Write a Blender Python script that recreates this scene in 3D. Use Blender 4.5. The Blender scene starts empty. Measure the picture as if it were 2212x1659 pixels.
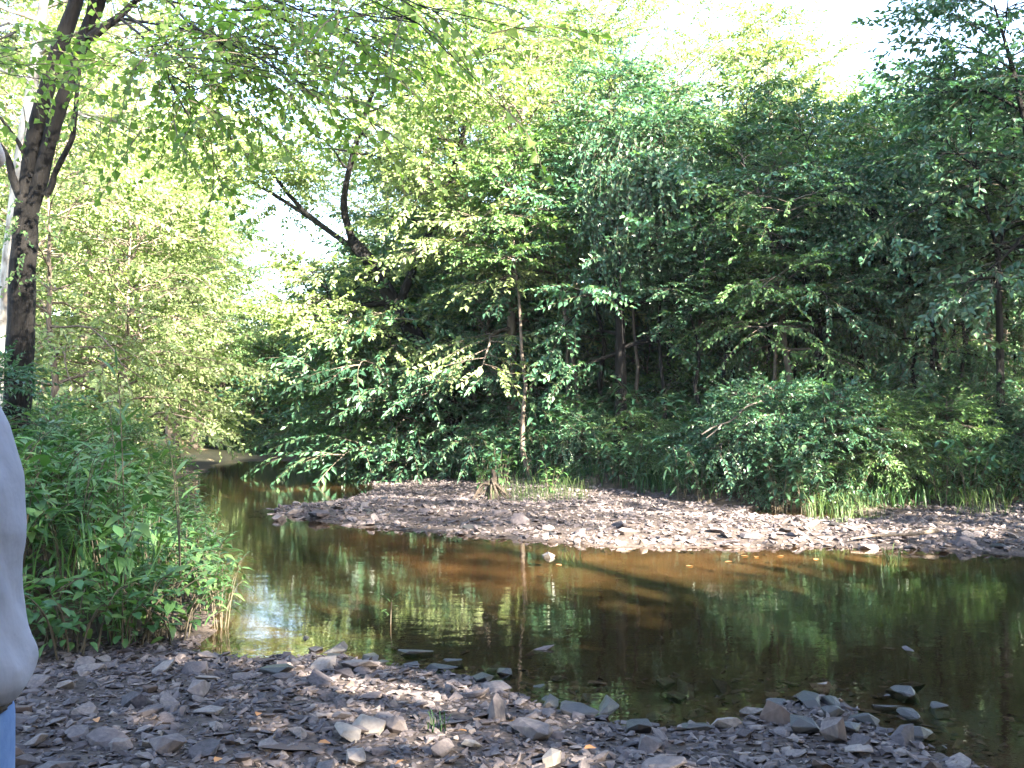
import bpy, math, random
import numpy as np
from mathutils import Vector, Matrix

S = bpy.context.scene
COL = S.collection
R = math.radians
rng = np.random.default_rng(11)

# ------------------------------------------------------------------ camera, sky, sun, exposure
CAM_Z = 1.6
F = 1027.0                      # focal length in pixels of a 1024 px wide frame
HZ = 896.0                      # row of the horizon in the 2212 px wide survey of the place
K = 0.4629 / F
cam_d = bpy.data.cameras.new("camera")
cam_d.sensor_width = 36.0
cam_d.lens = 36.0 * F / 1024.0
cam_d.clip_start = 0.05
cam_d.clip_end = 4000.0
cam = bpy.data.objects.new("camera", cam_d)
COL.objects.link(cam)
cam.location = (0, 0, CAM_Z)
cam.rotation_euler = (R(90 + 1.73), 0, 0)
S.camera = cam

SUN_AZ, SUN_EL = 140.0, 28.0
w = bpy.data.worlds.new("World")
S.world = w
w.use_nodes = True
nt = w.node_tree
sky = nt.nodes.new("ShaderNodeTexSky")
sky.sky_type = 'NISHITA'
sky.sun_disc = False
sky.sun_elevation = R(SUN_EL)
sky.sun_rotation = R(SUN_AZ)
sky.air_density = 1.0
sky.dust_density = 1.5
bg = nt.nodes["Background"]
bg.inputs[1].default_value = 0.07
nt.links.new(sky.outputs[0], bg.inputs[0])
sd = bpy.data.lights.new("sun", 'SUN')
sd.energy = 5.0
sd.angle = R(0.5)
sd.color = (1.0, 0.92, 0.76)
sun = bpy.data.objects.new("sun", sd)
COL.objects.link(sun)
SDIR = Vector((math.sin(R(SUN_AZ)) * math.cos(R(SUN_EL)), math.cos(R(SUN_AZ)) * math.cos(R(SUN_EL)), math.sin(R(SUN_EL))))
sun.rotation_euler = SDIR.to_track_quat('Z', 'Y').to_euler()
sun.location = SDIR * 60
vs = S.view_settings
S.display_settings.display_device = 'sRGB'
vs.view_transform = 'Standard'
vs.look = 'None'
vs.gamma = 1.0
vs.exposure = 4.25
vs.use_curve_mapping = False
c = S.cycles
c.max_bounces = 7
c.diffuse_bounces = 3
c.glossy_bounces = 3
c.transmission_bounces = 4
c.transparent_max_bounces = 8
c.caustics_reflective = False
c.caustics_refractive = False
c.sample_clamp_indirect = 6.0


# ------------------------------------------------------------------ small helpers
def P(x, y, d):
    """survey column, row and distance -> world point"""
    return np.array([(x - 1106.0) * K * d, d, CAM_Z - (y - HZ) * K * d])


def G(x, y, z=0.0):
    """survey column, row of a spot lying on height z -> world point"""
    d = (CAM_Z - z) / ((y - HZ) * K)
    return np.array([(x - 1106.0) * K * d, d, z])


def tag(o, label=None, cat=None, group=None, kind=None):
    if label: o["label"] = label
    if cat: o["category"] = cat
    if group: o["group"] = group
    if kind: o["kind"] = kind
    return o


def empty(name, loc, rz=0.0, sc=1.0):
    o = bpy.data.objects.new(name, None)
    COL.objects.link(o)
    o.location = [float(v) for v in loc]
    o.rotation_euler = (0, 0, rz)
    o.scale = (sc, sc, sc)
    o.empty_display_size = 0.2
    return o


def copy_tree(o, loc, rz, sc, label=None, group=None):
    r = o.copy()
    COL.objects.link(r)
    r.location = [float(v) for v in loc]
    r.rotation_euler = (0, 0, rz)
    r.scale = (sc, sc, sc) if np.isscalar(sc) else sc
    if label: r["label"] = label
    if group: r["group"] = group
    for ch in list(o.children):
        k = ch.copy()
        COL.objects.link(k)
        k.parent = r
        for g in list(ch.children):
            q = g.copy()
            COL.objects.link(q)
            q.parent = k
    return r


class MB:
    """collects geometry, links it as one mesh object"""
    def __init__(s):
        s.v = []; s.f = []; s.n = 0

    def add(s, V, faces):
        """faces: list of (array n x k, material slot)"""
        for A, m in faces:
            if len(A): s.f.append((np.asarray(A, dtype=np.int64) + s.n, m))
        s.v.append(np.asarray(V, dtype=np.float64)); s.n += len(V)

    def mesh(s, name, mats, smooth=False):
        me = bpy.data.meshes.new(name)
        V = np.concatenate(s.v).astype(np.float32)
        me.vertices.add(len(V))
        me.vertices.foreach_set("co", V.ravel())
        loops = np.concatenate([a.ravel() for a, m in s.f]).astype(np.int32)
        tot = np.concatenate([np.full(len(a), a.shape[1]) for a, m in s.f]).astype(np.int32)
        mi = np.concatenate([np.full(len(a), m) for a, m in s.f]).astype(np.int32)
        start = np.concatenate([[0], np.cumsum(tot)[:-1]]).astype(np.int32)
        me.loops.add(len(loops))
        me.loops.foreach_set("vertex_index", loops)
        me.polygons.add(len(tot))
        me.polygons.foreach_set("loop_start", start)
        me.polygons.foreach_set("loop_total", tot)
        me.polygons.foreach_set("material_index", mi)
        for m in mats: me.materials.append(m)
        me.update(calc_edges=True)
        me.polygons.foreach_set("use_smooth", np.full(len(tot), bool(smooth)))
        return me

    def obj(s, name, mats, parent=None, smooth=False):
        o = bpy.data.objects.new(name, s.mesh(name, mats, smooth))
        COL.objects.link(o)
        if parent: o.parent = parent
        return o


def nrm(v):
    return v / (np.linalg.norm(v) + 1e-9)


def tube(mb, pts, rad, sides=6, mat=0, rough=0.0, cap=True, rg=None):
    pts = np.asarray(pts, float); rad = np.asarray(rad, float)
    n = len(pts)
    tan = np.gradient(pts, axis=0)
    a = np.array([1.0, 0, 0]) if abs(nrm(tan[0])[0]) < 0.8 else np.array([0, 1.0, 0])
    ang = np.arange(sides) * 2 * math.pi / sides
    V = []
    for i in range(n):
        t = nrm(tan[i])
        u = nrm(a - t * np.dot(a, t)); v = np.cross(t, u); a = u
        r = rad[i] * (1 + (rough * (rg.random(sides) - .5) if rough and rg is not None else 0))
        ring = pts[i] + (np.cos(ang) * r)[:, None] * u + (np.sin(ang) * r)[:, None] * v
        V.append(ring)
    V = np.concatenate(V)
    q = []
    for i in range(n - 1):
        for k in range(sides):
            k2 = (k + 1) % sides
            q.append((i * sides + k, i * sides + k2, (i + 1) * sides + k2, (i + 1) * sides + k))
    mb.add(V, [(np.array(q), mat)])


def smooth_path(ctrl, n):
    """Catmull-Rom through the control points"""
    ctrl = np.asarray(ctrl, float)
    pp = np.vstack([2 * ctrl[0] - ctrl[1], ctrl, 2 * ctrl[-1] - ctrl[-2]])
    out = []
    m = len(ctrl) - 1
    for u in np.linspace(0, m, n):
        i = min(int(u), m - 1); t = u - i
        p0, p1, p2, p3 = pp[i:i + 4]
        out.append(.5 * ((2 * p1) + (-p0 + p2) * t + (2 * p0 - 5 * p1 + 4 * p2 - p3) * t * t + (-p0 + 3 * p1 - 3 * p2 + p3) * t ** 3))
    return np.array(out)


# ------------------------------------------------------------------ materials
def new_mat(name):
    m = bpy.data.materials.new(name)
    m.use_nodes = True
    t = m.node_tree
    t.nodes.clear()
    out = t.nodes.new("ShaderNodeOutputMaterial")
    return m, t, out


def ramp(t, cols, fac=None):
    r = t.nodes.new("ShaderNodeValToRGB")
    el = r.color_ramp.elements
    while len(el) < len(cols): el.new(0.5)
    for e, (p, col) in zip(el, cols):
        e.position = p; e.color = (*col, 1)
    if fac is not None: t.links.new(fac, r.inputs[0])
    return r


def leaf_mat(name, cols, trans=0.38, rough=0.42, spec=0.35, tint=(1.1, 1.25, 0.5)):
    m, t, out = new_mat(name)
    g = t.nodes.new("ShaderNodeNewGeometry")
    r = ramp(t, cols, g.outputs["Random Per Island"])
    oi = t.nodes.new("ShaderNodeObjectInfo")
    hs = t.nodes.new("ShaderNodeHueSaturation")
    mr = t.nodes.new("ShaderNodeMapRange")
    mr.inputs[3].default_value = 0.82; mr.inputs[4].default_value = 1.2
    t.links.new(oi.outputs["Random"], mr.inputs[0])
    t.links.new(mr.outputs[0], hs.inputs["Value"])
    t.links.new(r.outputs[0], hs.inputs["Color"])
    b = t.nodes.new("ShaderNodeBsdfPrincipled")
    t.links.new(hs.outputs[0], b.inputs["Base Color"])
    b.inputs["Roughness"].default_value = rough
    b.inputs["Specular IOR Level"].default_value = spec
    tr = t.nodes.new("ShaderNodeBsdfTranslucent")
    mul = t.nodes.new("ShaderNodeMix"); mul.data_type = 'RGBA'; mul.blend_type = 'MULTIPLY'
    mul.inputs["Factor"].default_value = 1.0
    t.links.new(hs.outputs[0], mul.inputs["A"])
    mul.inputs["B"].default_value = (*tint, 1)
    t.links.new(mul.outputs["Result"], tr.inputs["Color"])
    mx = t.nodes.new("ShaderNodeMixShader")
    mx.inputs[0].default_value = trans
    t.links.new(b.outputs[0], mx.inputs[1]); t.links.new(tr.outputs[0], mx.inputs[2])
    t.links.new(mx.outputs[0], out.inputs[0])
    return m


def noise_mat(name, cols, scale=8.0, rough=0.85, bump=0.3, bscale=None, island=False, stretch=(1, 1, 1), spec=0.3, detail=6.0, obj_rand=0.0, bdist=0.02):
    m, t, out = new_mat(name)
    tc = t.nodes.new("ShaderNodeTexCoord")
    mp = t.nodes.new("ShaderNodeMapping")
    mp.inputs["Scale"].default_value = stretch
    t.links.new(tc.outputs["Object"], mp.inputs[0])
    n = t.nodes.new("ShaderNodeTexNoise")
    n.inputs["Scale"].default_value = scale; n.inputs["Detail"].default_value = detail
    t.links.new(mp.outputs[0], n.inputs["Vector"])
    fac = n.outputs["Fac"]
    if island or obj_rand:
        src = t.nodes.new("ShaderNodeNewGeometry").outputs["Random Per Island"] if island else t.nodes.new("ShaderNodeObjectInfo").outputs["Random"]
        mm = t.nodes.new("ShaderNodeMath"); mm.operation = 'MULTIPLY_ADD'
        mm.inputs[1].default_value = obj_rand or 0.7
        m2 = t.nodes.new("ShaderNodeMath"); m2.operation = 'MULTIPLY_ADD'
        m2.inputs[1].default_value = 0.9; m2.inputs[2].default_value = -0.3
        t.links.new(fac, m2.inputs[0])
        t.links.new(src, mm.inputs[0]); t.links.new(m2.outputs[0], mm.inputs[2])
        fac = mm.outputs[0]
    r = ramp(t, cols, fac)
    b = t.nodes.new("ShaderNodeBsdfPrincipled")
    t.links.new(r.outputs[0], b.inputs["Base Color"])
    b.inputs["Roughness"].default_value = rough
    b.inputs["Specular IOR Level"].default_value = spec
    if bump:
        n2 = t.nodes.new("ShaderNodeTexNoise")
        n2.inputs["Scale"].default_value = bscale or scale * 4; n2.inputs["Detail"].default_value = 5
        t.links.new(mp.outputs[0], n2.inputs["Vector"])
        bp = t.nodes.new("ShaderNodeBump")
        bp.inputs["Strength"].default_value = bump; bp.inputs["Distance"].default_value = bdist
        t.links.new(n2.outputs["Fac"], bp.inputs["Height"])
        t.links.new(bp.outputs[0], b.inputs["Normal"])
    t.links.new(b.outputs[0], out.inputs[0])
    return m


M = {}
M['leaf_sunlit'] = leaf_mat("leaf_sunlit_yellow", [(0, (.16, .225, .085)), (.6, (.22, .285, .12)), (1, (.31, .345, .18))], .42)  # sunlit look put into a paler, yellower leaf colour
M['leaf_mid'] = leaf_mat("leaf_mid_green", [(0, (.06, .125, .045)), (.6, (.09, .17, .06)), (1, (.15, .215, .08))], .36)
M['leaf_shaded'] = leaf_mat("leaf_shaded_green", [(0, (.032, .09, .052)), (.6, (.05, .125, .066)), (1, (.10, .17, .075))], .30, rough=.36, spec=.55)  # shade tone put into a bluer, darker leaf colour
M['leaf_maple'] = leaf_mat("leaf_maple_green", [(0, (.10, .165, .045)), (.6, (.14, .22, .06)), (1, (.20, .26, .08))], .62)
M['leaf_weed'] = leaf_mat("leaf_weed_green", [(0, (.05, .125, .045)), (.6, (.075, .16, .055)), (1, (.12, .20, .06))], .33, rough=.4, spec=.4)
M['grass'] = leaf_mat("grass_green", [(0, (.02, .06, .022)), (.6, (.033, .085, .03)), (1, (.06, .115, .035))], .3, rough=.5)
M['grass_pale'] = leaf_mat("grass_pale", [(0, (.04, .08, .025)), (1, (.11, .145, .05))], .35, rough=.5)
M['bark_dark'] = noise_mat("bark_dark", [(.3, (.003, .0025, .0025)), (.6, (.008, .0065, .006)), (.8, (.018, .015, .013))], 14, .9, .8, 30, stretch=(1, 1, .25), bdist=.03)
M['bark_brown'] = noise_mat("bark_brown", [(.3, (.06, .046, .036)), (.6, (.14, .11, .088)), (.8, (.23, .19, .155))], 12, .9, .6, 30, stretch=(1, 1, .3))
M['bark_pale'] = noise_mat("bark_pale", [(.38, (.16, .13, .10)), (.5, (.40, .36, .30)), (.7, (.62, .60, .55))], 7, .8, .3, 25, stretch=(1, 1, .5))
M['twig'] = noise_mat("twig_brown", [(.3, (.06, .05, .035)), (.7, (.12, .10, .07))], 20, .9, 0)
M['stone'] = noise_mat("stone_grey_brown", [(.05, (.032, .027, .031)), (.4, (.078, .065, .069)), (.7, (.125, .103, .10)), (.95, (.20, .168, .15))], 9, .8, .5, 45, obj_rand=.75, bdist=.008)
M['stone_dark'] = noise_mat("stone_wet_dark", [(.2, (.018, .016, .017)), (.7, (.045, .04, .04))], 9, .45, .4, 45, spec=.5, obj_rand=.4, bdist=.008)
M['stone_pale'] = noise_mat("stone_pale", [(.2, (.14, .12, .11)), (.7, (.22, .19, .165))], 9, .8, .4, 45, bdist=.008)
M['stone_red'] = noise_mat("stone_rust", [(.2, (.075, .05, .042)), (.7, (.12, .085, .07))], 9, .8, .4, 45, obj_rand=.3, bdist=.008)
M['gravel'] = noise_mat("gravel_stones", [(.05, (.028, .023, .027)), (.4, (.070, .058, .061)), (.75, (.125, .10, .095)), (1, (.23, .19, .165))], 30, .82, .3, 60, island=True, bdist=.006)
M['deadleaf'] = leaf_mat("dead_leaf", [(0, (.30, .07, .03)), (.5, (.38, .16, .06)), (1, (.45, .30, .14))], .25, rough=.6)
M['wood_pale'] = noise_mat("driftwood", [(.3, (.055, .047, .04)), (.7, (.11, .095, .08))], 16, .85, .4, 40, stretch=(.3, 1, 1))
M['root'] = noise_mat("root_dark", [(.3, (.03, .022, .018)), (.7, (.085, .065, .05))], 16, .95, .6, 40)

# ------------------------------------------------------------------ the lie of the land
WATER = np.array([(-10.2, 36), (-9.5, 33), (-8, 26), (-5.9, 19), (-3.8, 13), (-2.6, 9), (-2.2, 7.3), (-2.0, 6.95), (-1.7, 6.8), (-1.2, 6.8), (-.6, 6.5),
                  (0, 5.9), (.45, 5.55), (.8, 5.35), (1.2, 5.42), (1.5, 5.75), (1.8, 5.85), (1.9, 5.3), (2.0, 4.85), (2.3, 4.3), (2.8, 3), (3.6, 0), (4.2, -7),
                  (15, -7), (15, 11.0), (9, 11.3), (5.8, 11.7), (4.6, 12.25), (3.35, 12.5), (1.1, 12.55), (0, 13.3), (-1, 14), (-2.85, 15.4), (-3.95, 16.8), (-4.1, 17.6), (-3.1, 19.5),
                  (-2.9, 22), (-3.4, 24.6), (-4.6, 31), (-6, 36)])
POOL = np.array([(3.6, 16.4), (5.2, 15.7), (6.0, 16.1), (5.5, 17.3), (4.2, 17.8)])
BANK = np.array([(-6, 60), (-4.3, 32), (-2.9, 27), (-2.0, 25.6), (-.6, 22.6), (.9, 20.9), (2.25, 20.0), (3.5, 18.0), (5.2, 17.2), (7.2, 17.0), (9.1, 17.4), (13, 16.5), (26, 15), (90, 15), (90, 90), (-6, 90)])
LEFT = np.array([(-11.5, 60), (-11.3, 35), (-9.3, 27), (-6.7, 19), (-4.3, 13), (-2.95, 9), (-2.4, 7.4), (-2.4, 7.0), (-2.9, 6.75), (-4.5, 6.4), (-8, 5.5), (-12, 3), (-30, 0), (-90, 0), (-90, 90), (-11.5, 90)])
FARBAR = np.array([(-13, 34.6), (-10.0, 34.6), (-9.2, 37), (-10, 40), (-13.5, 40)])


def sdist(poly, X, Y):
    """signed distance to a polygon, positive inside"""
    x = X.ravel(); y = Y.ravel()
    d2 = np.full(x.shape, 1e18); ins = np.zeros(x.shape, bool)
    n = len(poly)
    for i in range(n):
        ax, ay = poly[i]; bx, by = poly[(i + 1) % n]
        ex, ey = bx - ax, by - ay
        t = np.clip(((x - ax) * ex + (y - ay) * ey) / (ex * ex + ey * ey), 0, 1)
        d2 = np.minimum(d2, (x - ax - t * ex) ** 2 + (y - ay - t * ey) ** 2)
        cond = (ay > y) != (by > y)
        if ey != 0:
            ins ^= cond & (x < (bx - ax) * (y - ay) / ey + ax)
    d = np.sqrt(d2)
    return np.where(ins, d, -d).reshape(X.shape)


def vnoise(X, Y, s, seed=0):
    """smooth value noise in 2-D, about -1..1"""
    r = np.random.default_rng(seed)
    T = r.random((64, 64)) * 2 - 1
    u = X / s; v = Y / s
    i = np.floor(u).astype(int); j = np.floor(v).astype(int)
    fu = u - i; fv = v - j
    fu = fu * fu * (3 - 2 * fu); fv = fv * fv * (3 - 2 * fv)
    a = T[i % 64, j % 64]; b = T[(i + 1) % 64, j % 64]; cc = T[i % 64, (j + 1) % 64]; d = T[(i + 1) % 64, (j + 1) % 64]
    return (a * (1 - fu) + b * fu) * (1 - fv) + (cc * (1 - fu) + d * fu) * fv


def sstep(x):
    x = np.clip(x, 0, 1)
    return x * x * (3 - 2 * x)


def height(X, Y):
    X = np.asarray(X, float); Y = np.asarray(Y, float)
    wob = .12 * vnoise(X, Y, .7, 1) + .05 * vnoise(X, Y, .25, 2)
    sw = np.maximum(sdist(WATER, X, Y), sdist(POOL, X, Y)) + wob
    # shallow shelf along the far bar, deeper towards the near side
    depth = np.where(sw > 0, -.02 - np.minimum(.30, np.abs(sw) * .09), 0)
    land = .012 + .30 * (1 - np.exp(-np.maximum(-sw, 0) * .16)) + .02 * vnoise(X, Y, .5, 3) * np.clip(-sw, 0, 1)
    z = np.where(sw > 0, depth, land)
    for poly, rise in ((BANK, .62), (LEFT, .42)):
        sb = sdist(poly, X, Y) + .25 * vnoise(X, Y, 1.1, 4)
        z = z + np.where(sw < 0.05, sstep((sb + .1) / 1.3) * rise + np.maximum(sb, 0) * .018, 0) * (sb > -.1)
    z = z + .06 * vnoise(X, Y, 2.7, 6) * sstep(-sw / 1.5) + .2 * sstep(sdist(FARBAR, X, Y) / 1.5)
    return z


def h1(x, y):
    return float(height(np.array([x]), np.array([y]))[0])


def axis(pieces):
    out = []
    for a, b, st in pieces: out.append(np.arange(a, b, st))
    return np.concatenate(out)


gx = np.concatenate([[-1500, -600, -250, -120, -60], axis([(-40, -14, 1.5), (-14, -6, .3), (-6, 7, .09), (7, 16, .3), (16, 40, 1.5)]), [60, 120, 250, 600, 1500]])
gy = np.concatenate([[-1500, -500, -150, -60], axis([(-30, -6, 2), (-6, 2.5, .35), (2.5, 9, .07), (9, 20, .13), (20, 42, .4), (42, 70, 2)]), [90, 150, 300, 700, 2000]])
GX, GY = np.meshgrid(gx, gy)
GZ = height(GX, GY)
far = np.maximum(np.abs(GX), np.abs(GY - 10))
GZ = np.where(far > 60, np.minimum(GZ, 1.2), GZ)
ny, nx = GX.shape
idx = np.arange(nx * ny).reshape(ny, nx)
q = np.stack([idx[:-1, :-1], idx[:-1, 1:], idx[1:, 1:], idx[1:, :-1]], -1).reshape(-1, 4)
gm = MB()
gm.add(np.stack([GX, GY, GZ], -1).reshape(-1, 3), [(q, 0)])


def ground_mat():
    m, t, out = new_mat("creek_ground")
    tc = t.nodes.new("ShaderNodeTexCoord")
    at = t.nodes.new("ShaderNodeAttribute"); at.attribute_name = "zone"
    sp = t.nodes.new("ShaderNodeSeparateColor")
    t.links.new(at.outputs["Color"], sp.inputs[0])

    def nz(s, d=6):
        n = t.nodes.new("ShaderNodeTexNoise"); n.inputs["Scale"].default_value = s; n.inputs["Detail"].default_value = d
        t.links.new(tc.outputs["Object"], n.inputs["Vector"])
        return n.outputs["Fac"]
    grav = ramp(t, [(.3, (.026, .020, .019)), (.5, (.055, .042, .037)), (.7, (.09, .069, .059))], nz(26))
    soil = ramp(t, [(.3, (.025, .02, .014)), (.5, (.055, .043, .028)), (.7, (.10, .08, .05))], nz(9))
    silt = ramp(t, [(.3, (.066, .047, .028)), (.5, (.105, .074, .044)), (.7, (.15, .108, .066))], nz(2.2))
    sunlit_gravel = ramp(t, [(.3, (.24, .18, .11)), (.7, (.36, .28, .18))], nz(12))  # sunlight on the far gravel put into a paler, warmer colour

    def mix(a, b, f):
        k = t.nodes.new("ShaderNodeMix"); k.data_type = 'RGBA'
        t.links.new(f, k.inputs["Factor"]); t.links.new(a, k.inputs["A"]); t.links.new(b, k.inputs["B"])
        return k.outputs["Result"]
    col = mix(soil.outputs[0], grav.outputs[0], sp.outputs[0])
    col = mix(col, silt.outputs[0], sp.outputs[1])
    col = mix(col, sunlit_gravel.outputs[0], sp.outputs[2])
    deep = ramp(t, [(.3, (.022, .023, .013)), (.7, (.045, .042, .024))], nz(3))
    col = mix(col, deep.outputs[0], at.outputs['Alpha'])
    b = t.nodes.new("ShaderNodeBsdfPrincipled")
    b.inputs["Roughness"].default_value = .9
    b.inputs["Specular IOR Level"].default_value = .2
    t.links.new(col, b.inputs["Base Color"])
    bp = t.nodes.new("ShaderNodeBump"); bp.inputs["Strength"].default_value = .7; bp.inputs["Distance"].default_value = .02
    t.links.new(nz(40), bp.inputs["Height"])
    t.links.new(bp.outputs[0], b.inputs["Normal"])
    t.links.new(b.outputs[0], out.inputs[0])
    return m


ground = tag(gm.obj("ground", [ground_mat()], None, True), kind="structure")
sw = np.maximum(sdist(WATER, GX, GY), sdist(POOL, GX, GY)) + .12 * vnoise(GX, GY, .7, 1)
veg = np.maximum(sdist(BANK, GX, GY), sdist(LEFT, GX, GY)) + .25 * vnoise(GX, GY, 1.1, 4)
near = (np.abs(GX) < 14) & (GY < 42) & (GY > -12)
zone = np.zeros((nx * ny, 4), np.float32)
zone[:, 0] = (sstep(.5 - veg / .8) * near).ravel()
zone[:, 1] = sstep(sw / .4 - .1).ravel()
zone[:, 2] = sstep(.4 + sdist(FARBAR, GX, GY) / .8).ravel()
shelf = sstep((GY + .55 * vnoise(GX, GY, 1.7, 9) - (10.6 + 1.1 * np.clip(-GX - .2, 0, 9))) / 1.0)      # silt by the bar; sunlit band put into the bed colour, darker elsewhere
zone[:, 3] = (.95 * sstep(.1 + sw / .9) * (1 - shelf)).ravel()
ca = ground.data.color_attributes.new("zone", 'FLOAT_COLOR', 'POINT')
ca.data.foreach_set("color", zone.ravel())


def water_mat():
    m, t, out = new_mat("creek_water")
    tc = t.nodes.new("ShaderNodeTexCoord")
    mp = t.nodes.new("ShaderNodeMapping"); mp.inputs["Scale"].default_value = (1, 2.0, 1)
    t.links.new(tc.outputs["Object"], mp.inputs[0])
    n = t.nodes.new("ShaderNodeTexNoise"); n.inputs["Scale"].default_value = 2.2; n.inputs["Detail"].default_value = 4; n.inputs["Roughness"].default_value = .55
    t.links.new(mp.outputs[0], n.inputs["Vector"])
    bp = t.nodes.new("ShaderNodeBump"); bp.inputs["Strength"].default_value = .045; bp.inputs["Distance"].default_value = .05
    t.links.new(n.outputs["Fac"], bp.inputs["Height"])
    gl = t.nodes.new("ShaderNodeBsdfGlossy"); gl.inputs["Roughness"].default_value = .012
    gl.inputs["Color"].default_value = (.95, .95, .95, 1)
    t.links.new(bp.outputs[0], gl.inputs["Normal"])
    tr = t.nodes.new("ShaderNodeBsdfTransparent"); tr.inputs[0].default_value = (.62, .53, .41, 1)
    # reflectance of water by the angle to the surface, the same from above and below
    ge = t.nodes.new("ShaderNodeNewGeometry")
    dot = t.nodes.new("ShaderNodeVectorMath"); dot.operation = 'DOT_PRODUCT'
    t.links.new(ge.outputs["Incoming"], dot.inputs[0]); t.links.new(bp.outputs[0], dot.inputs[1])

    def mth(op, a, b_):
        k = t.nodes.new("ShaderNodeMath"); k.operation = op
        for i, v in enumerate((a, b_)):
            if isinstance(v, (int, float)): k.inputs[i].default_value = v
            elif v is not None: t.links.new(v, k.inputs[i])
        return k.outputs[0]
    cs = mth('ABSOLUTE', dot.outputs["Value"], 0)
    one = mth('SUBTRACT', 1.0, cs)
    fr = t.nodes.new("ShaderNodeMath"); fr.operation = 'MULTIPLY_ADD'; fr.use_clamp = True
    t.links.new(mth('POWER', one, 5.0), fr.inputs[0]); fr.inputs[1].default_value = .96; fr.inputs[2].default_value = .025
    mx = t.nodes.new("ShaderNodeMixShader")
    t.links.new(fr.outputs[0], mx.inputs[0]); t.links.new(tr.outputs[0], mx.inputs[1]); t.links.new(gl.outputs[0], mx.inputs[2])
    t.links.new(mx.outputs[0], out.inputs[0])
    return m


wm = MB()
wm.add([(-14, -9, 0), (17, -9, 0), (17, 40, 0), (-14, 40, 0)], [(np.array([[0, 1, 2, 3]]), 0)])
tag(wm.obj("creek_water", [water_mat()]), kind="structure")

# ------------------------------------------------------------------ leaves and sprays
def leaf_geo(L, W, fold=.25, curl=.25, fine=False):
    """a leaf lying along +x from the origin, its upper side up"""
    if not fine:
        V = np.array([(0, 0, 0), (.42 * L, W / 2, fold * W * .5), (L, 0, -curl * L * .5), (.42 * L, -W / 2, fold * W * .5)])
        T = np.array([(0, 3, 2), (0, 2, 1)])
    else:
        V = np.array([(0, 0, 0), (.22 * L, W * .38, fold * W * .4), (.25 * L, 0, 0), (.22 * L, -W * .38, fold * W * .4),
                      (.55 * L, W * .5, fold * W * .5 - curl * L * .12), (.58 * L, 0, -curl * L * .14), (.55 * L, -W * .5, fold * W * .5 - curl * L * .12),
                      (.82 * L, W * .24, -curl * L * .3), (.84 * L, -W * .24, -curl * L * .3), (L, 0, -curl * L * .5)])
        T = np.array([(0, 2, 1), (0, 3, 2), (1, 2, 5), (1, 5, 4), (2, 3, 6), (2, 6, 5), (4, 5, 7), (5, 6, 8), (7, 5, 9), (5, 8, 9)])
    return V, T


def rot(ax, a):
    return np.array(Matrix.Rotation(a, 3, Vector(ax)))


def spray(r, n=13, length=.75, L=.12, W=.06, droop=.35, flat=.35, fine=False, hang=.3):
    """a leafy twig along +x: (V, leaf triangles, twig triangles)"""
    V = []; T = []; tw = []; k = 0
    s = np.linspace(0, 1, 6)
    bend = r.normal(0, .12)
    px = np.stack([s * length, bend * s ** 2 * length, -droop * s ** 2 * length], -1)
    ang = np.array([0, 2.1, 4.2])
    rr = np.interp(s, [0, 1], [.006, .002])
    for i in range(6):
        V.append(px[i] + np.stack([0 * ang, np.cos(ang) * rr[i], np.sin(ang) * rr[i]], -1)); k += 3
    for i in range(5):
        for j in range(3):
            a = i * 3 + j; b = i * 3 + (j + 1) % 3
            tw += [(a, b, b + 3), (a, b + 3, a + 3)]
    for i in range(n):
        u = .12 + .88 * (i + .3 * r.random()) / (n - 1) if i < n - 1 else 1.0
        u = min(u, 1.0)
        p = np.array([np.interp(u, s, px[:, 0]), np.interp(u, s, px[:, 1]), np.interp(u, s, px[:, 2])])
        side = 1 if i % 2 else -1
        ya = side * r.uniform(.5, 1.15) if i < n - 1 else r.normal(0, .2)
        sc = r.uniform(.65, 1.15) * (1 - .25 * u)
        lv, lt = leaf_geo(L * sc, W * sc, r.uniform(.1, .5), r.uniform(.1, .6), fine)
        m = rot((0, 0, 1), ya) @ rot((0, 1, 0), hang + r.normal(0, flat)) @ rot((1, 0, 0), r.normal(0, flat))
        V.append(lv @ m.T + p); T.append(lt + k); k += len(lv)
    return np.concatenate(V), np.concatenate(T), np.array(tw)


TR = np.random.default_rng(5)
SPR = {
    'ovate': [spray(TR, 15, .85, .17, .10, droop=.3, hang=.25) for _ in range(8)],
    'small': [spray(TR, 18, .8, .125, .075) for _ in range(8)],
    'ash': [spray(TR, 16, .85, .18, .08, droop=.35, hang=.3) for _ in range(8)],
    'maple': [spray(TR, 10, .6, .10, .085, droop=.3, hang=.25) for _ in range(8)],
    'vine': [spray(TR, 12, .7, .13, .10, droop=.9, hang=.75) for _ in range(8)],
}


def put_sprays(mb, kind, pos, dirs, scale, r, leafslot=0, twigslot=1, roll=.35):
    """places sprays with their twig along dirs, upper side up"""
    pos = np.asarray(pos); dirs = np.asarray(dirs)
    n = len(pos)
    if n == 0: return
    x = dirs / (np.linalg.norm(dirs, axis=1, keepdims=True) + 1e-9)
    up = np.array([0, 0, 1.0]) + r.normal(0, roll, (n, 3))
    y = np.cross(up, x); y /= np.linalg.norm(y, axis=1, keepdims=True) + 1e-9
    z = np.cross(x, y)
    Rm = np.stack([x, y, z], -1)
    sc = scale * r.uniform(.75, 1.25, n)
    tmpl = SPR[kind]; which = r.integers(0, len(tmpl), n)
    for k, (V, T, W) in enumerate(tmpl):
        s = np.nonzero(which == k)[0]
        if not len(s): continue
        A = np.einsum('nij,vj->nvi', Rm[s] * sc[s][:, None, None], V) + pos[s][:, None, :]
        off = (np.arange(len(s)) * len(V))[:, None, None]
        mb.add(A.reshape(-1, 3), [((T[None] + off).reshape(-1, 3), leafslot), ((W[None] + off).reshape(-1, 3), twigslot)])


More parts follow.
